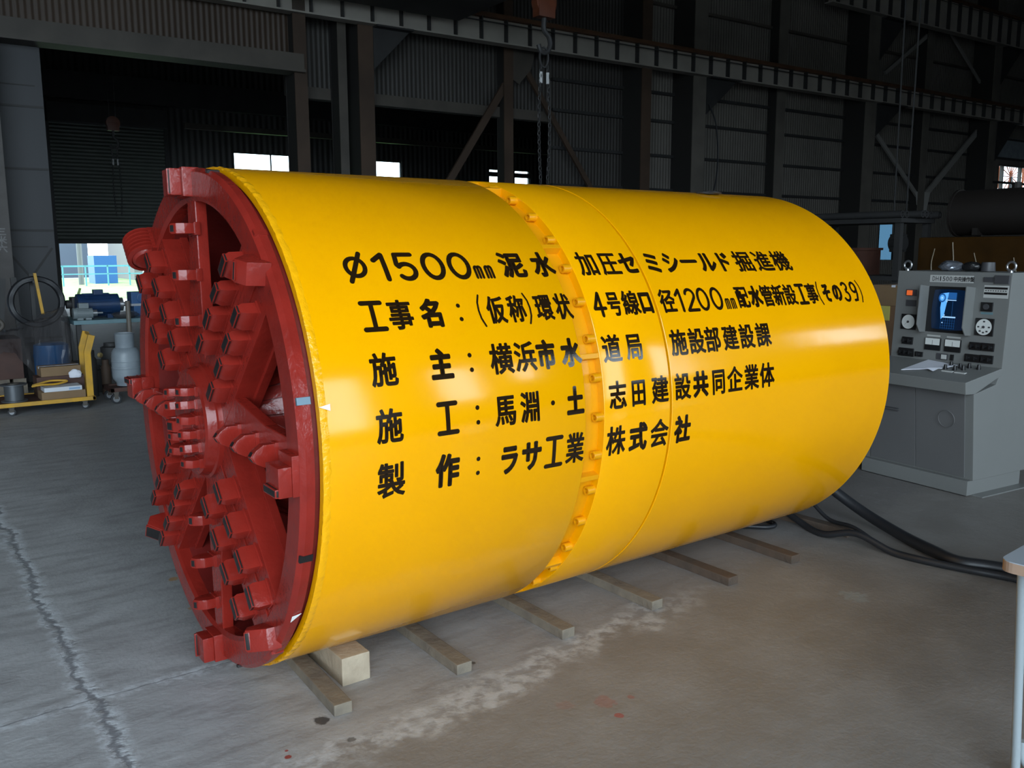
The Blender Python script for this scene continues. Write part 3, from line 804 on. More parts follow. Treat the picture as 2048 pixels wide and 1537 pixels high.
class Ink:
    """flat ink in metres: x along the row, y up; later bent onto the shell or kept flat"""
    def __init__(self): self.v = []; self.f = []
    def add(self, vs, fs):
        n = len(self.v); self.v += vs; self.f += [tuple(i + n for i in f) for f in fs]
    def disc(self, x, y, r, n=8):
        self.add([(x + r * cos(2 * pi * i / n), y + r * sin(2 * pi * i / n)) for i in range(n)], [tuple(range(n))])
    def seg(self, a, b, r):
        dx, dy = b[0] - a[0], b[1] - a[1]; l = math.hypot(dx, dy)
        if l < 1e-7: return
        nx, ny = -dy / l * r, dx / l * r
        self.add([(a[0] + nx, a[1] + ny), (a[0] - nx, a[1] - ny), (b[0] - nx, b[1] - ny), (b[0] + nx, b[1] + ny)], [(0, 1, 2, 3)])
    def line(self, pts, r):
        for p in pts: self.disc(p[0], p[1], r, 12)
        for a, b in zip(pts, pts[1:]): self.seg(a, b, r)
    def char(self, ch, cx, cy, w, h, fat, fit=False):
        vs, fs, es = get_glyph(ch)
        if not vs: return
        if fit:
            x0, x1 = min(p[0] for p in vs), max(p[0] for p in vs); y0, y1 = min(p[1] for p in vs), max(p[1] for p in vs)
        else: x0, x1, y0, y1 = EX0 - .03, EX1 + .03, EY0 - .02, EY1 + .05
        sx, sy = (w - 2 * fat) / (x1 - x0), (h - 2 * fat) / (y1 - y0)
        q = [(cx + (x - (x0 + x1) / 2) * sx, cy + (y - (y0 + y1) / 2) * sy) for x, y in vs]
        self.add(q, fs)
        if fat:
            for i in {k for e in es for k in e}: self.disc(q[i][0], q[i][1], fat)
            for a, b in es: self.seg(q[a], q[b], fat)
    def onto_shell(self, name, row_th, label):
        bm = bmesh.new()
        vv = [bm.verts.new((x, y, 0)) for x, y in self.v]
        for f in self.f:
            try: bm.faces.new([vv[i] for i in f])
            except ValueError: pass
        ys = [y for _, y in self.v]; y = min(ys) + .011
        while y < max(ys):
            bmesh.ops.bisect_plane(bm, geom=bm.verts[:] + bm.edges[:] + bm.faces[:], plane_co=(0, y, 0), plane_no=(0, 1, 0), dist=1e-6)
            y += .011
        for v in bm.verts:
            x, y, _ = v.co
            v.co = on_shell(x, row_th + math.degrees(y / RS), RS + .0012)
        me = bpy.data.meshes.new(name); bm.to_mesh(me); bm.free()
        me.materials.append(BLACK)
        return link(name, me, tbm, label=label)

def ell(cx, cy, rx, ry, a0=0, a1=360, n=22):
    return [(cx + rx * cos(R(a0 + (a1 - a0) * i / n)), cy + ry * sin(R(a0 + (a1 - a0) * i / n))) for i in range(n + 1)]
def d_one(k, cx, w, h, r): k.line([(cx - w * .35, h * .22), (cx + w * .12, h * .5 - r), (cx + w * .12, -h * .5 + r)], r)
def d_zero(k, cx, w, h, r): k.line(ell(cx, 0, w / 2 - r, h / 2 - r), r)
def d_five(k, cx, w, h, r):
    k.line([(cx + w * .36, h / 2 - r), (cx - w * .30, h / 2 - r), (cx - w * .36, h * .06)] + ell(cx - w * .02, -h * .17, w * .46 - r, h * .33 - r, 140, -140), r)
def d_two(k, cx, w, h, r): k.line(ell(cx, h * .2, w * .46 - r, h * .3 - r, 165, -35, 14) + [(cx - w * .42, -h / 2 + r), (cx + w * .46, -h / 2 + r)], r)
def d_three(k, cx, w, h, r):
    k.line(ell(cx - w * .02, h * .26, w * .44 - r, h * .24 - r, 150, -80, 14), r); k.line(ell(cx - w * .02, -h * .22, w * .5 - r, h * .28 - r, 80, -150, 16), r)
def d_nine(k, cx, w, h, r):
    k.line(ell(cx, h * .2, w * .46 - r, h * .3 - r), r); k.line([(cx + w * .46 - r, h * .2), (cx + w * .40 - r, -h * .15), (cx + w * .1, -h * .42), (cx - w * .25, -h / 2 + r)], r)
def d_four(k, cx, w, h, r): k.line([(cx + w * .12, -h / 2 + r), (cx + w * .12, h / 2 - r), (cx - w * .42, -h * .16), (cx + w * .46, -h * .16)], r)
def d_mm(k, cx, w, h, r):
    for s in (-1, 1):
        c = cx + s * w * .26; a = w * .21 - r
        y0, y1 = -.5 * h - h * 1.0 * 0, 0
        for i in range(3): k.line([(c - a + i * a, -h / 2 + r), (c - a + i * a, h * .30)], r)
        for i in range(2): k.line(ell(c - a / 2 + i * a, h * .30, a / 2, h * .16, 180, 0, 8), r)

ROWS = [
 (38.4, .113, [('phi', .212, .076), ('1', .305, .07), ('5', .388, .086), ('0', .489, .088), ('0', .589, .088), ('mm', .678, .082), ('泥', .806, .104), ('水', .939, .092),
   ('加', 1.150, .092), ('圧', 1.258, .092), ('セ', 1.356, .096), ('ミ', 1.487, .092), ('シ', 1.591, .092), ('ー', 1.694, .10), ('ル', 1.803, .10), ('ド', 1.902, .092), ('掘', 2.034, .112), ('進', 2.163, .108), ('機', 2.288, .112)]),
 (27.3, .102, [('工', .221, .080), ('事', .314, .084), ('名', .427, .084), (':', .529, 0), ('(', .606, .022), ('仮', .673, .070), ('称', .757, .070), (')', .810, .022), ('環', .873, .072), ('状', .958, .070),
   ('4', 1.127, .058), ('号', 1.200, .066), ('線', 1.284, .082), ('口', 1.362, .070), ('径', 1.478, .080), ('1', 1.548, .05), ('2', 1.610, .066), ('0', 1.680, .068), ('0', 1.760, .068), ('mm', 1.836, .066),
   ('配', 1.920, .074), ('水', 2.004, .076), ('管', 2.082, .076), ('新', 2.161, .078), ('設', 2.240, .076), ('工', 2.322, .066), ('事', 2.396, .076), ('(', 2.446, .022), ('そ', 2.506, .066), ('の', 2.585, .072), ('3', 2.655, .056), ('9', 2.722, .056), (')', 2.773, .022)]),
 (16.5, .105, [('施', .219, .086), ('主', .419, .082), (':', .528, 0), ('横', .649, .088), ('浜', .746, .086), ('市', .835, .080), ('水', .943, .086), ('道', 1.134, .088), ('局', 1.246, .082),
   ('施', 1.480, .088), ('設', 1.580, .088), ('部', 1.673, .088), ('建', 1.779, .088), ('設', 1.880, .088), ('課', 1.985, .090)]),
 (5.65, .106, [('施', .217, .086), ('工', .420, .078), (':', .532, 0), ('馬', .642, .084), ('淵', .743, .080), ('dot', .839, 0), ('土', .938, .078), ('志', 1.138, .084), ('田', 1.241, .074), ('建', 1.352, .086),
   ('設', 1.474, .086), ('共', 1.575, .086), ('同', 1.679, .078), ('企', 1.777, .090), ('業', 1.880, .088), ('体', 1.980, .090)]),
 (-5.05, .113, [('製', .218, .092), ('作', .416, .086), (':', .531, 0), ('ラ', .655, .080), ('サ', .748, .086), ('工', .844, .078), ('業', .938, .080), ('株', 1.131, .090), ('式', 1.242, .090), ('会', 1.352, .092), ('社', 1.479, .088)]),
]
DENSE = set('事環線機掘進横浜道施設部建課業淵馬志製株管新配圧称加企局同田会径号仮状体')
for th, h, items in ROWS:
    k = Ink()
    for ch, x, w in items:
        if ch == 'phi': k.line(ell(x, 0, w * .42, h * .30), .0078); k.line([(x + .027, h * .47), (x - .027, -h * .47)], .0080)
        elif ch == ':': k.disc(x, .021, .0075, 16); k.disc(x, -.026, .0075, 16)
        elif ch == 'dot': k.disc(x, .004, .0085, 16)
        elif ch == 'mm':
            kk = Ink(); d_mm(kk, x, w, h * .46, .0050 if th > 30 else .0036); k.add([(a, b - h * .26) for a, b in kk.v], kk.f)
        elif ch == '1': d_one(k, x, w, h, .0088 if th > 30 else .0068)
        elif ch == '0': d_zero(k, x, w, h, .0088 if th > 30 else .0068)
        elif ch == '5': d_five(k, x, w, h, .0088)
        elif ch == '2': d_two(k, x, w, h, .0068)
        elif ch == '3': d_three(k, x, w, h, .0066)
        elif ch == '9': d_nine(k, x, w, h, .0066)
        elif ch == '4': d_four(k, x, w, h, .0070)
        elif ch == '(': k.line([(x + .011, .055), (x, .028), (x - .003, 0), (x, -.028), (x + .011, -.055)], .0035)
        elif ch == ')': k.line([(x - .011, .055), (x, .028), (x + .003, 0), (x, -.028), (x - .011, -.055)], .0035)
        elif ch == '工': k.line([(x - w / 2 + .008, h / 2 - .008), (x + w / 2 - .008, h / 2 - .008)], .0078); k.line([(x - w / 2 + .006, -h / 2 + .008), (x + w / 2 - .006, -h / 2 + .008)], .0078); k.line([(x, h / 2 - .008), (x, -h / 2 + .008)], .0078)
        elif ch == 'ー': k.line([(x - .042, .004), (x + .042, .004)], .0085)
        else: k.char(ch, x, 0, w, h, .0028 if ch in DENSE else .0048)
    k.onto_shell('lettering', th, 'row of black painted characters')

# ------------------------------------------------------------------ timber under the machine
names = ['grey timber batten nearest the red cutter head, poking out beside the square block', 'grey timber batten next behind the square block', 'grey timber batten below the bolted joint of the yellow shell',
         'grey timber batten below the thin seam of the yellow shell', 'brownish timber batten fourth behind the square block', 'brown timber batten where the black cables first touch the floor', 'dark timber batten past the machine tail under the black cables']
ends = [-.61, -.61, -.61, -.62, -.635, -.63, -.56]
first = None
for i in range(7):
    x = .172 + .488 * i + (.018, .0, .0, .0, 0, 0, .06)[i]
    y1 = 1.0
    mb = MB().box(-.032, .032, ends[i], y1 + random.uniform(-.1, .1), 0, .041)
    o = mb.build('timber_batten', WOOD if i < 4 else WOODD, bevel=.004)
    o.location = (x, 0, 0); o.rotation_euler = (0, 0, R((-2.5, -1, 0, .5, 0, -1, 2)[i]))
    tag(o, names[i], 'timber batten', 'battens under the boring machine')
o = MB().prism([(-.055, -.435, 0), (-.055, -.435, .105), (-.055, -.318, .105), (-.055, -.20, .070), (-.055, 0, .047), (-.055, 0, 0)], (.11, 0, 0)).build('timber_block', WOODB, bevel=.004)
o.location = (.298, 0, 0)
tag(o, 'short pale square timber block wedged under the shell behind the cutter head', 'timber block')

# ------------------------------------------------------------------ control console
con = thing('control_console', 'grey operator console with a blue lit screen, gauges and a sloping shelf', 'control console', (4.527, -.568, 0), R(-6))
CW = .80
def side(poly, y0, y1): return [(d, y0, z) for d, z in poly], (0, y1 - y0, 0)
p, d = side([(-.095, .656), (-.035, .10), (.56, .10), (.56, 1.395), (.212, 1.395), (.18, .79), (.13, .70), (-.095, .656)][:-1], .0, CW)
MB().prism(p, d).build('cabinet_body', CONSOLE, con, bevel=.004)
MB().box(-.075, .50, .01, CW - .01, .006, .10).box(-.02, .52, -.06, CW + .02, 0, .008).build('kick_base', CONSOLE, con, bevel=.002)
p, d = side([(-.195, .737), (-.185, .662), (-.09, .658), (.12, .735), (.185, .752), (.185, .80)], -.004, CW + .004)
MB().prism(p, d).build('sloping_shelf', CONSOLE, con, bevel=.005)
def door(y0, y1):
    n = V((-.99, 0, -.116))
    a, b = V((-.0945, 0, .648)), V((-.0365, 0, .112))
    pts = [a + V((0, y0, 0)), a + V((0, y1, 0)), b + V((0, y1, 0)), b + V((0, y0, 0))]
    return MB().prism(pts, n * .006).build('door', CONSD, con, bevel=.002)
door(.055, .395); dl = door(.40, .745)
# shield-like embossed circle and vent on the doors
# slanted panel frame: s across (towards +y), t up the panel, n out of it
PU = V((.032, 0, .603)).normalized(); PN = V((0, 1, 0)).cross(PU) * -1
if PN.x > 0: PN = -PN
P0 = V((.181, 0, .797))
PM = M((V((0, 1, 0)), PU, PN)).transposed().to_4x4(); PM.translation = P0
def pan(name, s0, s1, t0, t1, h, m, parent=con, h0=-.002, bevel=.0015, label=None):
    return MB().box(s0, s1, t0, t1, h0, h).build(name, m, parent, bevel=bevel, mtx=PM, label=label)
pan('name_plate', .248, .556, .527, .575, .003, PLATE)
npl = Ink()
for i, ch in enumerate('DH1500'):
    npl.char(ch, .022 + i * .0245, .0, .007 if ch == '1' else .019, .030, 0, True)
for i, ch in enumerate('中央操作盤'):
    npl.char(ch, .178 + i * .029, 0, .028, .034, .0006)
me = bpy.data.meshes.new('plate_writing'); me.from_pydata([(.548 - x, .551 + y, .0042) for x, y in npl.v], [], npl.f); me.materials.append(DARK)
link('plate_writing', me, con, PM)
# monitor recess: hood cheeks stand proud of the panel, tube sits back
pan('screen_surround', .238, .552, .195, .500, .004, DARK, h0=-.002)
for a, b in ((.228, .234), (.553, .559)):
    mb = MB().prism([(a, .500, .0), (a, .505, .098), (a, .240, .098), (a, .190, .062), (a, .190, .0)], (b - a, 0, 0))
    mb.build('monitor_hood', CONSOLE, con, mtx=PM)
SCR = emit('screen_dark_blue', (.004, .022, .07), .30)
mb = MB(); n = 12; vs = []; fs = []
for i in range(n + 1):
    for j in range(n + 1):
        a, b = i / n * 2 - 1, j / n * 2 - 1
        vs.append((.395 + a * .118 * (1 - .06 * b * b), .348 + b * .135 * (1 - .05 * a * a), .006 + .012 * (1 - (a * a + b * b) / 2)))
fs = [(i * (n + 1) + j, (i + 1) * (n + 1) + j, (i + 1) * (n + 1) + j + 1, i * (n + 1) + j + 1) for i in range(n) for j in range(n)]
crt = mb.add(vs, fs).build('screen', SCR, con, smooth=1, mtx=PM, label='dark blue glowing picture tube')
SB = emit('screen_bright', (.10, .36, .85), .95); SMID = emit('screen_mid', (.02, .12, .38), .6); SW = emit('screen_white', (.35, .60, .95), .9)
def scr(name, pts, z, m, parent=crt): return MB().prism([(s, t, z) for s, t in pts], (0, 0, .0008)).build(name, m, parent)
def R4(s0, s1, t0, t1): return [(s0, t0), (s1, t0), (s1, t1), (s0, t1)]
scr('picture_beam', [(.440, .455), (.395, .462), (.420, .300), (.438, .285), (.448, .36)], .0184, SB)
scr('picture_block', R4(.340, .398, .418, .462), .0184, SMID)
scr('picture_line', R4(.340, .412, .409, .414), .0186, SW); scr('picture_line', R4(.335, .428, .296, .304), .0186, SW)
mb = MB()
for i in range(7): mb.box(.340 + i * .016, .3408 + i * .016, .222, .294, .0176, .0182)
for i in range(5): mb.box(.338, .436, .225 + i * .017, .2258 + i * .017, .0176, .0182)
mb.box(.3625, .3635, .305, .405, .018, .0188)
mb.build('picture_grid', SMID, crt)
scr('picture_disc', ell(.440, .425, .026, .030, n=20)[:-1], .0187, SMID); scr('picture_disc', ell(.440, .425, .016, .019, n=20)[:-1], .0196, SB); scr('picture_disc', ell(.440, .425, .0055, .006, n=12)[:-1], .0205, SW)
for s, t in ((.405, .402), (.415, .312), (.425, .262)): scr('picture_spot', ell(s, t, .004, .004, n=10)[:-1], .0192, SW)
# lamps, switches and dials
def gauge(s, t, r, marks):
    g = pan('dial_gauge', s - r * 1.12, s + r * 1.12, t - r * 1.05, t + r * 1.05, .012, DARK)
    MB().cyl((s, t, .011), (s, t, .0145), r * .97, 32).build('dial_face', DIAL, g, mtx=None, smooth=.6)
    mb = MB().cyl((s, t, .014), (s, t, .019), r * .16, 14)
    mb.prism([(s + r * .08, t - r * .05, .0155), (s - r * .02, t + r * .08, .0155), (s + r * .62, t - r * .55, .0155)], (0, 0, .001))
    mb.build('dial_pointer', DGREY, g); mb = MB()
    if marks:
        for a in (0, 90, 180, 270, 230, 310): mb.box(s + r * .66 * cos(R(a)) - r * .13, s + r * .66 * cos(R(a)) + r * .13, t + r * .66 * sin(R(a)) - r * .09, t + r * .66 * sin(R(a)) + r * .09, .0146, .0150)
        mb.build('dial_marking', DGREY, g)
    return g
def lower(g):
    for c in [x for x in bpy.data.objects if x.parent == g]: c.matrix_local = M.Identity(4)
lower(gauge(.680, .250, .050, False)); lower(gauge(.140, .252, .053, True))
g = pan('indicator_lamp', .642, .722, .428, .472, .008, DGREY); MB().box(.672, .712, .432, .466, .008, .016).build('lamp_lens', emit('orange_lamp', (.85, .16, .04), .55), g, bevel=.003)
pan('switch_plate', .640, .717, .357, .400, .006, DGREY)
pan('switch_plate', .117, .178, .538, .569, .008, DGREY); pan('switch_plate', .010, .103, .530, .582, .016, DGREY)
ip = pan('instruction_label', .012, .172, .438, .518, .002, PLATE)
mb = MB()
for t0, t1 in ((.494, .507), (.460, .473)): mb.box(.019, .168, t0, t1, .002, .0035)
for i in range(9): mb.box(.026 + i * .016, .033 + i * .016, .481, .487, .002, .003)
mb.build('label_band', DARK, ip)
sk = pan('key_switch', .100, .176, .352, .410, .012, DARK); MB().cyl((.138, .381, .012), (.138, .381, .020), .018, 16).build('key_barrel', DGREY, sk)
pan('teal_label', .097, .177, .333, .347, .002, TEAL)
for s0, s1, tl in ((.428, .540, .157), (.284, .396, .158)):
    g = pan('panel_meter', s0, s1, .072, .155, .012, DARK); MB().box(s0 + .004, s1 - .004, .108, .152, .011, .0135).build('meter_face', DIAL, g)
    MB().box((s0 + s1) / 2 - .001, (s0 + s1) / 2 + .001, .110, .140, .0135, .0142).build('meter_needle', DARK, g)
    pan('meter_label', s0 + .01, s1 - .005, .163, .174, .002, PLATE)
for s0, s1, t0, t1, nk in ((.636, .715, .095, .145, 2), (.622, .734, .012, .068, 3), (.552, .607, .018, .052, 1), (.147, .225, .100, .151, 2), (.062, .140, .101, .152, 2), (.148, .248, .022, .072, 2), (.061, .141, .022, .075, 2)):
    g = pan('switch_block', s0, s1, t0, t1, .012, DARK)
    mb = MB()
    for i in range(nk):
        c = s0 + (s1 - s0) * (i + .5) / nk
        mb.cyl((c, (t0 + t1) / 2, .012), (c, (t0 + t1) / 2, .030), .011, 14).box(c - .003, c + .003, (t0 + t1) / 2 - .012, (t0 + t1) / 2 + .012, .03, .038)
    mb.build('rotary_knob', DARK, g, smooth=.6)
g = pan('rocker_switch', .368, .450, .014, .056, .006, DGREY); MB().box(.376, .412, .020, .050, .006, .012).build('white_rocker', PLATE, g, bevel=.002)
pan('slot_switch', .327, .349, .016, .056, .010, DARK)
# lifting eyes
eye = MB().tube([(0, .028 * cos(a * pi / 10), .040 + .028 * sin(a * pi / 10)) for a in range(20)], .0075, 8, True).cyl((0, 0, 0), (0, 0, .014), .013, 12).mesh('lifting_eye', CHROME, 1)
for y in (.03, .755): link('lifting_eye', eye, con, M.Translation((.245, y, 1.394)))
# knobs and small switches on the shelf (frame along the shelf: y across, q forward)
def shelf(q, y, up=0): return V((.181 - q * .985, y, .799 - q * .164 + up))
for y, q in ((.282, .154), (.294, .074), (.219, .151), (.218, .094), (.175, .129), (.172, .071), (.104, .079)):
    b = shelf(q, y)
    MB().cyl(b - V((0, 0, .004)), b + V((0, 0, .010)), .014, 14).cyl(b + V((0, 0, .008)), b + V((0, 0, .030)), .011, 14, .009).build('control_knob', DARK, con, smooth=.6)
for y, q in ((.235, .20), (.148, .20)):
    a = shelf(q, y); MB().box(a.x - .012, a.x + .012, y - .035, y + .035, a.z - .006, a.z + .005).build('shelf_label', PLATE, con)
# faint marks on the doors
mb = MB().tube([(-.0905 + .0 , .17 + .055 * cos(a * pi / 14), .50 + .055 * sin(a * pi / 14)) for a in range(28)], .002, 6, True)
a = mb.build('door_ring', CONSD, con); a.rotation_euler = (0, R(-6), 0); a.location = (.048, 0, -.012)
a = MB().box(-.093, -.081, .52, .66, .485, .490).box(-.093, -.081, .52, .66, .470, .473).build('door_scratch_plate', DGREY, con)

# papers and a wrapped part lying on the console
o = MB().prism([shelf(.015, .50, .003), shelf(.06, .26, .003), shelf(.17, .30, .004), shelf(.30, .50, .003)], (0, 0, .004)).prism([shelf(.20, .36, .006), shelf(.16, .31, .007), shelf(.27, .29, .012), shelf(.275, .34, .030)], (0, 0, .001)).build('paper_sheet', PAPER)
o.location = con.location; o.rotation_euler = con.rotation_euler
tag(o, 'white paper sheet lying on the console shelf', 'paper')
def crumple(name, seed, rx, ry, rz, m, loc, label, cat, n=14, amp=.35):
    rnd = random.Random(seed); bm = bmesh.new(); bmesh.ops.create_icosphere(bm, subdivisions=3, radius=1)
    dirs = [V((rnd.uniform(-1, 1), rnd.uniform(-1, 1), rnd.uniform(-1, 1))).normalized() for _ in range(n)]
    for v in bm.verts:
        k = 1 + amp * max(v.co.normalized().dot(d) ** 9 for d in dirs) - amp * .35 * rnd.random()
        z = v.co.z * rz * k
        v.co = (v.co.x * rx * k, v.co.y * ry * k, max(z + rz * .8, 0))
    me = bpy.data.meshes.new(name); bm.to_mesh(me); bm.free(); me.materials.append(m)
    o = link(name, me); o.location = loc
    return tag(o, label, cat)
FOIL = mat('shiny_wrapping', (.22, .24, .28), .16, .6)
def cw(x, y, z): 
    c = M.Translation(con.location) @ M.Rotation(R(-6), 4, 'Z') @ V((x, y, z)); return c
crumple('plastic_bag', 3, .05, .075, .035, FOIL, cw(.36, .50, 1.397), 'crumpled shiny plastic bag on top of the console', 'plastic bag')
crumple('cable_bundle', 5, .05, .06, .035, DARK, cw(.38, .37, 1.397), 'small black cable bundle on top of the console', 'cable bundle', amp=.15)
mb = MB().cyl((0, 0, 0), (0, 0, .06), .045, 18, .04)
o = mb.build('grey_cup', DGREY, smooth=.6, bevel=.004); o.location = cw(.38, .262, 1.397); tag(o, 'small grey pot beside the cable bundle on the console', 'pot')

# ------------------------------------------------------------------ hoses behind the machine
def hose(name, pts, r, label):
    o = MB().tube(bezier(pts, 12), r, 10).build(name, RUBBER, smooth=1.5); return tag(o, label, 'cable')
hose('thick_hose', [(2.80, .12, .62), (3.02, .10, .58), (3.25, -.08, .38), (3.36, -.28, .20), (3.40, -.50, .08), (3.32, -.78, .034), (3.22, -1.0, .034), (3.17, -1.15, .034), (3.24, -1.30, .034), (3.34, -1.62, .034), (3.30, -2.1, .034), (3.1, -2.7, .034)], .030, 'thick black hose curving from the machine tail to the floor')
hose('thin_cable', [(2.80, .20, .55), (3.0, .12, .50), (3.16, -.10, .28), (3.20, -.28, .14), (3.19, -.42, .060), (3.15, -.60, .066), (3.13, -.80, .013), (3.13, -1.02, .013), (3.16, -1.2, .013), (3.22, -1.42, .013), (3.24, -1.8, .013), (3.1, -2.5, .013)], .011, 'thin black cable hanging beside the thick hose')
hose('drain_cable', [(2.80, .35, .40), (2.98, .15, .30), (3.10, -.08, .12), (3.10, -.30, .03), (3.05, -.48, .02), (3.07, -.66, .066), (3.08, -.86, .02), (3.09, -1.02, .02), (3.14, -1.22, .02), (3.20, -1.45, .02), (3.18, -1.9, .02), (3.05, -2.5, .02)], .018, 'black cable crossing the last timber batten')
hose('short_cable', [(2.78, .5, .30), (2.94, .2, .09), (3.02, -.12, .016), (2.99, -.21, .016), (2.93, -.22, .016), (2.86, -.16, .016), (2.72, .0, .016)], .013, 'short black cable lying under the machine tail')

# ------------------------------------------------------------------ folding table at the edge
tb = thing('folding_table', 'grey topped folding table with a rounded corner and tube legs', 'table', (1.44, -2.09, 0), R(4))
def rr(x0, x1, y0, y1, r, z):
    out = []
    for cx, cy, a in ((x1 - r, y1 - r, 0), (x0 + r, y1 - r, 90), (x0 + r, y0 + r, 180), (x1 - r, y0 + r, 270)):
        out += [(cx + r * cos(R(a + k * 15)), cy + r * sin(R(a + k * 15)), z) for k in range(7)]
    return out
MB().prism(rr(0, 1.5, -.62, 0, .035, .697), (0, 0, .003)).build('table_top', TABLE, tb)
MB().prism(rr(0, 1.5, -.62, 0, .035, .668), (0, 0, .029)).build('table_edge', TEDGE, tb)
LEGM = mat('white_painted_tube', (.30, .34, .36), .3)
for x, y, dx in ((.075, -.035, .075), (.075, -.56, .075), (1.42, -.035, -.075), (1.42, -.56, -.075)):
    MB().cyl((x, y, .668), (x + dx, y - .005, .0), .0125, 14).build('leg', LEGM, tb, smooth=.6)
MB().tube(bezier([(.17, -.045, .115), (.172, -.05, .06), (.19, -.07, .03), (.21, -.12, .02), (.21, -.45, .02), (.185, -.54, .03), (.17, -.55, .1)], 8), .012, 10).build('leg_stretcher', LEGM, tb, smooth=1)
o = MB().box(0, .12, -.08, 0, 0, .03).build('black_pouch', DARK, bevel=.008); o.location = (1.62, -2.10, .70); tag(o, 'black pouch lying on the folding table', 'pouch')

# ------------------------------------------------------------------ stores beside the opening
def caster(parent, x, y, r, name='caster_wheel', rim=CHROME):
    o = MB().cyl((x, y - .016, r), (x, y + .016, r), r, 18).build(name, RUBBER, parent, smooth=.6)
    MB().cyl((x, y - .020, r), (x, y - .014, r), r * .62, 16).cyl((x, y + .014, r), (x, y + .020, r), r * .62, 16).build('wheel_hub', rim, o, smooth=.6)
    MB().box(x - .02, x + .02, y - .024, y - .020, r, r * 2 + .02).box(x - .02, x + .02, y + .020, y + .024, r, r * 2 + .02).box(x - .025, x + .025, y - .026, y + .026, r * 2 + .003, r * 2 + .018).build('caster_fork', STEEL, parent)

ct = thing('platform_trolley', 'yellow platform trolley with two bent handle posts loaded with boxes', 'trolley')
MB().box(-1.0, .735, 6.2, 6.23, .088, .126).box(-1.0, .735, 6.80, 6.83, .088, .126).box(.705, .735, 6.2, 6.83, .088, .126).box(-1.0, -.97, 6.2, 6.83, .088, .126).build('deck_frame', CYEL, ct, bevel=.003)
MB().box(-.98, .71, 6.22, 6.81, .104, .116).build('deck', REDBR, ct)
for x, y in ((.0, 6.26), (.64, 6.26), (.0, 6.74), (.64, 6.74), (-.85, 6.26), (-.85, 6.74)): caster(ct, x, y, .035)
for y, k in ((6.24, 0), (6.76, .045)):
    poly = [(.665 + k, y, .12), (.665 + k, y, .565), (.715 + k, y, .735), (.775 + k, y, .72), (.725 + k, y, .555), (.725 + k, y, .12)]
    MB().prism(poly, (0, .035, 0)).build('handle_post', CYEL, ct, bevel=.003)
MB().cyl((.745, 6.25, .715), (.79, 6.78, .715), .012, 10).build('handle_bar', CYEL, ct)

def carton(name, x0, x1, y0, y1, z0, z1, m, label, cat='box', rz=0, flap=True, tape=PAPER):
    o = MB().box(-(x1 - x0) / 2, (x1 - x0) / 2, -(y1 - y0) / 2, (y1 - y0) / 2, 0, z1 - z0).build(name, m, bevel=.003)
    o.location = ((x0 + x1) / 2, (y0 + y1) / 2, z0); o.rotation_euler = (0, 0, R(rz))
    if flap: MB().box(-(x1 - x0) / 2 - .001, (x1 - x0) / 2 + .001, -.02, .02, (z1 - z0) - .02, z1 - z0 + .001).build('tape_strip', tape, o)
    return tag(o, label, cat)
Z = .1165
carton('cardboard_box', .265, .655, 6.25, 6.50, Z, .195, CARD, 'flat brown cardboard box on the yellow trolley under the white box', tape=CARD)
carton('white_box', .29, .625, 6.25, 6.48, .196, .238, mat('white_card', (.60, .62, .66), .6), 'thin white box with a blue mark on the trolley', flap=False)
bx = [o for o in bpy.data.objects if o.name == 'white_box'][0]
MB().box(.05, .15, -.1165, -.115, .01, .03).build('printed_mark', mat('pale_blue_print', (.25, .38, .55), .6), bx)
carton('red_brown_crate', .27, .70, 6.53, 6.79, Z, .31, REDBR, 'dark red brown crate at the back of the trolley', flap=False)
carton('cardboard_box', .31, .675, 6.55, 6.77, .311, .405, CARD, 'brown cardboard box with torn white paper on the trolley crate', rz=2)
crumple('paper_bag', 11, .06, .03, .045, PAPER, (.62, 6.52, .285), 'crumpled white paper hanging before the top cardboard box', 'paper', amp=.2)
o = MB().tube(bezier([(.20, 6.36, .250), (.28, 6.34, .262), (.42, 6.36, .257), (.52, 6.40, .275), (.38, 6.42, .285), (.28, 6.40, .27), (.21, 6.38, .258)], 6), .010, 8).build('yellow_strap', CYEL); tag(o, 'yellow strap coiled on the white box', 'strap')
o = thing('cable_drum', 'grey steel cable drum standing on the trolley deck', 'cable drum', (.05, 6.40, Z))
MB().lathe([(.001, 0), (.115, 0), (.115, .012), (.085, .014), (.085, .155), (.115, .157), (.115, .17), (.001, .17)], 28).build('drum_body', mat('dull_grey_steel', (.10, .11, .12), .4, .4), o, smooth=.6)
MB().lathe([(.03, .17), (.05, .17), (.05, .178), (.03, .178)], 20).build('drum_hub', STEEL, o)

gd = thing('cylinder_dolly', 'low red brown wheeled dolly under the grey gas cylinder', 'dolly')
MB().box(.90, 1.36, 6.34, 6.39, .125, .165).box(.90, 1.36, 6.66, 6.71, .125, .165).box(.90, .94, 6.34, 6.71, .125, .165).box(1.32, 1.36, 6.34, 6.71, .125, .165).box(.94, 1.32, 6.38, 6.67, .130, .150).build('dolly_frame', REDBR, gd, bevel=.003)
for x, y in ((.955, 6.37), (1.30, 6.37), (.955, 6.68), (1.30, 6.68)): caster(gd, x, y, .052)
gc = thing('gas_cylinder', 'pale grey gas cylinder with a collar standing on a dolly', 'gas cylinder', (1.105, 6.52, .166))
MB().lathe([(.001, .02), (.09, .02), (.095, .0), (.102, .0), (.106, .035), (.134, .07), (.140, .10), (.140, .30), (.134, .35), (.112, .385), (.07, .405), (.001, .41)], 36).build('bottle', GAS, gc, smooth=.7)
MB().lathe([(.139, .17), (.1425, .175), (.1425, .195), (.139, .20)], 36).lathe([(.139, .245), (.1425, .25), (.1425, .262), (.139, .267)], 36).build('bottle_band', GAS, gc, smooth=.7)
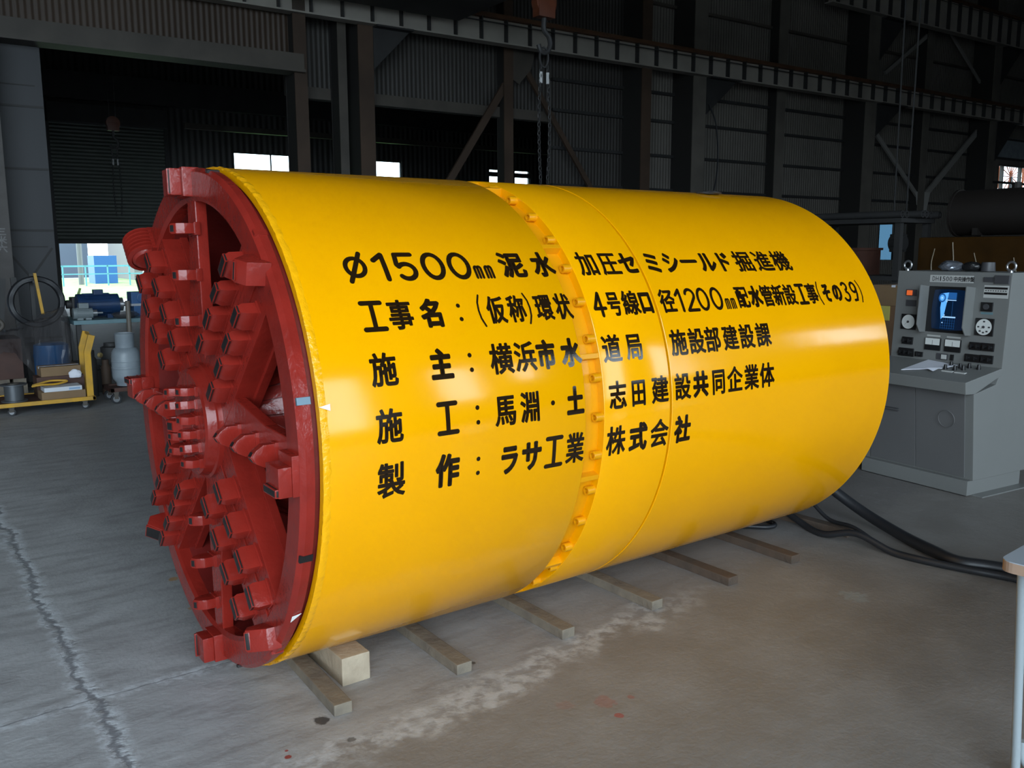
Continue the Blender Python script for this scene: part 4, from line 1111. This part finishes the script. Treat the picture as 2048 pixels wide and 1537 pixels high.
MB().lathe([(.088, .385), (.092, .385), (.096, .535), (.100, .54), (.088, .545), (.084, .53)], 30, None, R(20), R(340)).build('collar', GAS, gc, smooth=.7)
MB().cyl((0, 0, .40), (0, 0, .47), .022, 12).cyl((0, 0, .47), (0, 0, .50), .032, 10).cyl((0, 0, .44), (.05, 0, .44), .012, 8).build('valve', STEELR, gc)

# behind: crate, drum under polythene, coil, bench with motors
carton('wrapped_crate', -.42, .275, 7.45, 8.0, .20, .63, REDBR, 'red brown film wrapped crate on a low pallet', flap=False)
pl = thing('wooden_pallet', 'low dark pallet under the red brown wrapped crate', 'pallet')
for y in (7.46, 7.68, 7.90): MB().box(-.45, .30, y, y + .08, 0, .14).build('pallet_bearer', WOOD, pl)
for k in range(5): MB().box(-.45 + k * .155, -.33 + k * .155, 7.44, 8.0, .14, .20).build('pallet_board', WOOD, pl)
o = MB().lathe([(.001, .0), (.15, 0), (.17, .01), (.175, .2), (.18, .21), (.175, .22), (.178, .40), (.183, .41), (.172, .54), (.12, .56), (.001, .56)], 30).build('plastic_drum', BLUE, smooth=.6)
o.location = (.57, 7.55, 0); tag(o, 'blue plastic drum under the clear sheet', 'drum')
# polythene draped over the drum and crate
bm = bmesh.new(); nx, ny = 34, 20; gr = []
rnd = random.Random(4)
for i in range(nx + 1):
    row = []
    for j in range(ny + 1):
        a, b = i / nx, j / ny
        x = .02 + a * .765; y = 7.27 + b * .62
        top = .66 + .30 * a ** 1.4 + .02 * sin(a * 19 + b * 7)
        fall = max(0, .45 - b) / .45
        z = top - fall ** 1.6 * (.18 + .40 * (a > .22) * min(1, (a - .22) * 4)) - max(0, a - .93) * 3.2
        y += .03 * sin(a * 26 + b * 3) * fall
        row.append(bm.verts.new((x + rnd.uniform(-.006, .006), y + rnd.uniform(-.010, .010), z + rnd.uniform(-.008, .008))))
    gr.append(row)
for i in range(nx):
    for j in range(ny): bm.faces.new((gr[i][j], gr[i + 1][j], gr[i + 1][j + 1], gr[i][j + 1]))
me = bpy.data.meshes.new('polythene_sheet'); bm.to_mesh(me); bm.free(); me.materials.append(POLY)
tag(link('polythene_sheet', me), 'clear polythene sheet draped over the blue drum', 'plastic sheet')
mb = MB()
rnd = random.Random(8)
for k in range(9):
    rr_ = .27 - .012 * (k % 3); yy = 7.98 + .035 * (k // 3)
    mb.tube([(.53 + rr_ * cos(a * pi / 20), yy + .006 * sin(a), .985 + rr_ * sin(a * pi / 20) + .004 * rnd.random()) for a in range(40)], .020, 8, True)
tag(mb.build('hose_coil', RUBBER, smooth=1.5), 'large black hose coil hanging behind the clear sheet', 'hose coil')
st = thing('coil_stand', 'dark steel stand carrying the black hose coil', 'stand')
MB().box(.49, .53, 8.12, 8.16, 0, 1.3).build('stand_post', STEELD, st); MB().box(.30, .76, 7.96, 8.40, 0, .03).build('stand_foot', STEELD, st); MB().cyl((.51, 7.93, 1.215), (.51, 8.14, 1.215), .016, 8).build('stand_arm', STEELD, st)
o = MB().prism([(.505, 7.91, 1.31), (.535, 7.91, 1.31), (.585, 7.91, .85), (.555, 7.91, .85)], (0, .03, 0)).build('yellow_lever', CYEL); tag(o, 'yellow flat lever bar in front of the hose coil', 'lever bar')

bn = thing('steel_bench', 'blue green steel bench carrying electric motors', 'bench')
MB().box(.80, 1.78, 7.45, 8.25, .745, .79).build('bench_top', TEAL, bn, bevel=.004)
MB().box(.82, 1.60, 7.50, 8.2, .25, .27).build('bench_shelf', STEELD, bn)
for x in (.83, 1.70):
    for y in (7.49, 8.17): MB().box(x, x + .05, y, y + .05, 0, .745).build('leg', STEELD, bn)
def motor(name, x, y, z, r, l, m, label, fins=True):
    t = thing(name, label, 'motor', (x, y, z))
    mb = MB().cyl((-l / 2, 0, r * 1.15), (l / 2, 0, r * 1.15), r, 28)
    if fins:
        for k in range(20):
            a = k * pi / 10
            mb.box(-l * .40, l * .28, -.004, .004, r * .95, r * 1.10, M.Translation((0, 0, r * 1.15)) @ M.Rotation(a, 4, 'X'))
    mb.build('motor_body', m, t, smooth=.5)
    MB().cyl((-l / 2 - .02, 0, r * 1.15), (-l * .36, 0, r * 1.15), r * 1.06, 28).build('fan_cover', m, t, smooth=.5, bevel=.006)
    MB().cyl((l / 2, 0, r * 1.15), (l / 2 + .05, 0, r * 1.15), r * .62, 20).cyl((l / 2, 0, r * 1.15), (l / 2 + .11, 0, r * 1.15), r * .2, 14).build('shaft_end', CHROME, t, smooth=.5)
    for dx in (-l * .25, l * .22): MB().box(dx - .03, dx + .03, -r * 1.1, r * 1.1, 0, r * .35).build('motor_foot', m, t)
    MB().box(-.05, .05, -.05, .05, r * 2.1, r * 2.1 + .06).build('terminal_box', m, t, bevel=.005)
    return t
motor('electric_motor', 1.14, 7.85, .791, .125, .42, BLUEM, 'large dark blue electric motor on the bench')
motor('electric_motor', .93, 7.60, .791, .060, .18, mat('grey_motor_paint', (.17, .20, .21), .4), 'small grey electric motor at the front of the bench')
o = thing('gear_unit', 'blue gear unit at the end of the bench', 'gear unit', (1.62, 7.95, .791))
MB().box(-.10, .12, -.12, .12, 0, .12).box(-.12, .14, -.11, .11, .14, .28).cyl((0, -.12, .21), (0, .12, .21), .06, 18).build('gear_housing', mat('mid_blue_paint', (.015, .075, .20), .4), o, bevel=.008)
MB().box(-.13, .15, -.13, .13, .118, .145).build('housing_flange', CHROME, o)
o = thing('lever_valve', 'dark machine block with a green hand lever on the bench', 'machine', (.985, 8.12, .791))
MB().box(-.09, .07, -.10, .10, 0, .23).cyl((-.09, -.05, .15), (-.15, -.05, .15), .05, 16).build('machine_block', STEELD, o, bevel=.01)
MB().prism([(-.03, -.01, .22), (0, -.01, .22), (.035, -.01, .33), (.012, -.01, .335)], (0, .02, 0)).build('green_lever', GREEN, o)
crumple('plastic_bag', 21, .13, .10, .045, POLY, (1.36, 7.55, .791), 'clear plastic bag lying at the bench front edge', 'plastic bag', amp=.3)
o = MB().cyl((1.335, 7.30, 0), (1.335, 7.30, 1.0), .026, 12).build('pipe_post', mat('brown_pipe', (.13, .11, .09), .5)); tag(o, 'upright brown pipe behind the gas cylinder', 'pipe')
for i, (x, y, r, h, m, lb) in enumerate([(.95, 7.35, .09, .30, STEELD, 'dark round pump housing on the floor under the bench'), (1.2, 7.62, .12, .24, STEELD, 'dark coupling drum under the bench shelf'), (.86, 7.02, .06, .50, STEELD, 'thin dark bottle behind the trolley handle'), (1.02, 7.1, .05, .38, STEELR, 'rusty pipe end standing behind the dolly')]):
    o = MB().lathe([(.001, 0), (r, 0), (r, h * .8), (r * .7, h * .86), (r * .7, h), (.001, h)], 20).build(('pump_housing', 'coupling_drum', 'dark_bottle', 'pipe_end')[i], m, smooth=.6)
    o.location = (x, y, 0 if i != 1 else .271); tag(o, lb, ('pump', 'drum', 'bottle', 'pipe')[i])
o = MB().lathe([(.001, 0), (.028, 0), (.028, .012), (.001, .014)], 16, M.Rotation(R(90), 4, 'X')).build('brass_cap', mat('brass', (.6, .45, .2), .25, .9)); o.location = (.96, 7.04, .44); tag(o, 'shiny brass cap behind the trolley handle', 'cap')
# leaning panels and stand at the picture's edge
o = MB().prism([(-.30, 0, 0), (.16, 0, 0), (.12, .18, 1.15), (-.2, .18, 1.15)], (0, .03, 0)).build('leaning_panel', mat('pale_blue_panel', (.20, .26, .33), .5)); o.location = (-.02, 8.6, 0); tag(o, 'pale blue panel leaning behind the wrapped crate', 'panel')
for i, (x, tlt) in enumerate(((.14, 6), (.42, -2))):
    o = MB().box(-.03, .03, 0, .04, 0, 1.25).build('dark_plank', STEELD); o.location = (x, 8.5, 0); o.rotation_euler = (0, R(tlt), 0); tag(o, ('dark plank tilted against the pale blue panel', 'dark plank standing beside the hose coil')[i], 'plank')
o = MB().box(-.5, .25, 0, .5, 0, 1.35).box(-.52, .27, -.02, .52, 1.35, 1.38).build('tool_cabinet', REDBR, bevel=.005); o.location = (-.15, 9.3, 0); tag(o, 'red brown cabinet before the pale column', 'cabinet')
o = MB().tube(bezier([(-.1, 7.36, .64), (.1, 7.30, .78), (.0, 7.32, .90), (-.12, 7.36, .98)], 8), .022, 8).build('grey_hose', STEEL, smooth=1); tag(o, 'grey hose sticking up over the wrapped crate', 'hose')

# writing on the pale column
k = Ink()
for i, ch in enumerate('三米六'): k.char(ch, .29, 1.86 - i * .13, .14, .13, .004)
me = bpy.data.meshes.new('column_writing'); me.from_pydata([(x, YM - .303, z) for x, z in k.v], [], k.f); me.materials.append(WHITE2)
link('column_writing', me, lc)
# ------------------------------------------------------------------ stores behind the console
rk = thing('pipe_rack', 'dark steel rack loaded with long pipes behind the machine tail', 'rack')
for y in (2.46, 3.7):
    for x in (8.7, 9.3): MB().box(x, x + .07, y, y + .07, 0, 1.85).build('rack_post', STEELD, rk)
for z in (.62, 1.18, 1.85): MB().box(8.66, 9.4, 2.43, 3.8, z, z + .05).build('rack_shelf', STEELD, rk)
rnd = random.Random(2)
for i in range(8):
    o = MB().lathe([(.030, 0), (.042, 0), (.042, 1.9), (.030, 1.9)], 12, M.Rotation(R(-90), 4, 'X'), closed=True).build('dark_pipe', STEELD, smooth=.6)
    o.location = (8.72 + i * .09, 2.38 + rnd.uniform(-.08, .08), 1.945); tag(o, 'one of the dark pipes lying on top of the pipe rack', 'pipe', 'pipes on the pipe rack')
o = MB().box(0, .5, 0, .34, 0, .30).box(-.02, .52, -.02, .36, .30, .33).build('rack_box', REDBR); o.location = (8.72, 3.0, 1.232); tag(o, 'red brown box on the upper rack shelf', 'box')
o = MB().box(0, .45, 0, .4, 0, .36).build('parts_bin', STEELD, bevel=.01); o.location = (8.72, 3.25, .672); tag(o, 'dark parts bin on the middle rack shelf', 'bin')
crumple('foil_bag', 31, .10, .14, .06, FOIL, (8.80, 3.02, .671), 'shiny crumpled bag on the middle rack shelf', 'plastic bag')
wl = thing('wrapped_load', 'ochre film wrapped load standing behind the console', 'wrapped load')
MB().box(9.0, 10.2, .75, 2.40, .14, 1.68).build('load_body', OCHRE, wl, bevel=.03)
for y in (.8, 1.5, 2.2): MB().box(9.0, 10.2, y, y + .12, 0, .14).build('pallet_bearer', WOOD, wl)
mb = MB()
for (y, z0, z1, q) in ((1.98, 1.05, 1.62, .02), (1.72, .95, 1.5, .05), (1.45, 1.0, 1.3, -.03), (1.3, .9, 1.45, .04), (2.2, 1.2, 1.55, -.02)):
    mb.tube(bezier([(8.992, y, z0), (8.988, y - q, (z0 + z1) / 2), (8.992, y + q * .4, z1)], 5), .006, 5)
mb.build('film_crease', mat('pale_film', (.30, .24, .16), .3), wl)
dm = thing('tank_drum', 'dark steel drum lying on the ochre wrapped load', 'drum', (9.45, 1.25, 1.70))
MB().cyl((0, -.35, .26), (0, .92, .26), .26, 36).cyl((0, -.36, .26), (0, -.33, .26), .275, 36).cyl((0, .90, .26), (0, .93, .26), .275, 36).cyl((0, -.37, .26), (0, -.36, .26), .16, 24).build('drum_shell', TANK, dm, smooth=.5)
MB().box(-.2, .2, -.1, -.04, -.0, .08).box(-.2, .2, .6, .66, -.0, .08).build('drum_cradle', TANK, dm)
MB().cyl((0, .3, .5), (0, .3, .58), .05, 12).build('filler_neck', TANK, dm)
o = MB().cyl((0, 0, .26), (0, -.75, .26), .24, 32).cyl((0, -.76, .26), (0, -.73, .26), .26, 32).build('tank_drum', TANK, smooth=.5); o.location = (10.03, 1.60, 1.70); tag(o, 'second dark drum half hidden behind the first one', 'drum')
cr = thing('machine_crate', 'brown crate with a yellow note beside the console', 'crate')
MB().box(6.95, 7.6, 1.20, 1.75, 0, 1.0).build('crate_body', mat('brown_crate', (.20, .11, .06), .7, var=.2), cr, bevel=.01)
MB().box(6.94, 6.95, 1.50, 1.63, .86, 1.0).build('yellow_note', mat('yellow_note', (.55, .50, .12), .7), cr)
carton('cardboard_box', 6.97, 7.4, 1.28, 1.70, 1.001, 1.2, CARD, 'brown cardboard box on the crate with the yellow note')
t = thing('chain_block', 'black chain hoist block hanging in front of the narrow blue window', 'chain hoist', (12.1, 4.45, 0))
MB().box(-.10, .10, -.09, .09, 1.50, 1.78).cyl((0, -.11, 1.64), (0, .11, 1.64), .12, 16).build('hoist_body', STEELD, t, bevel=.02)
mb = MB()
for d in (-.05, .05): mb.tube([(d, -d * 1.4, 1.75), (d * 1.6, -d * 2.2, 10.95)], .012, 6)
mb.build('hoist_chain', STEELD, t)
MB().tube(bezier([(0, 0, 1.5), (0, 0, 1.38), (.05, -.04, 1.28), (0, 0, 1.2), (-.05, .04, 1.26)], 5), .022, 6).build('hoist_hook', STEELD, t)

crumple('oily_rag', 41, .07, .03, .008, STEELD, on_shell(2.40, 79, RS + .001), 'small dark rag lying on top of the yellow shell', 'rag', amp=.5)
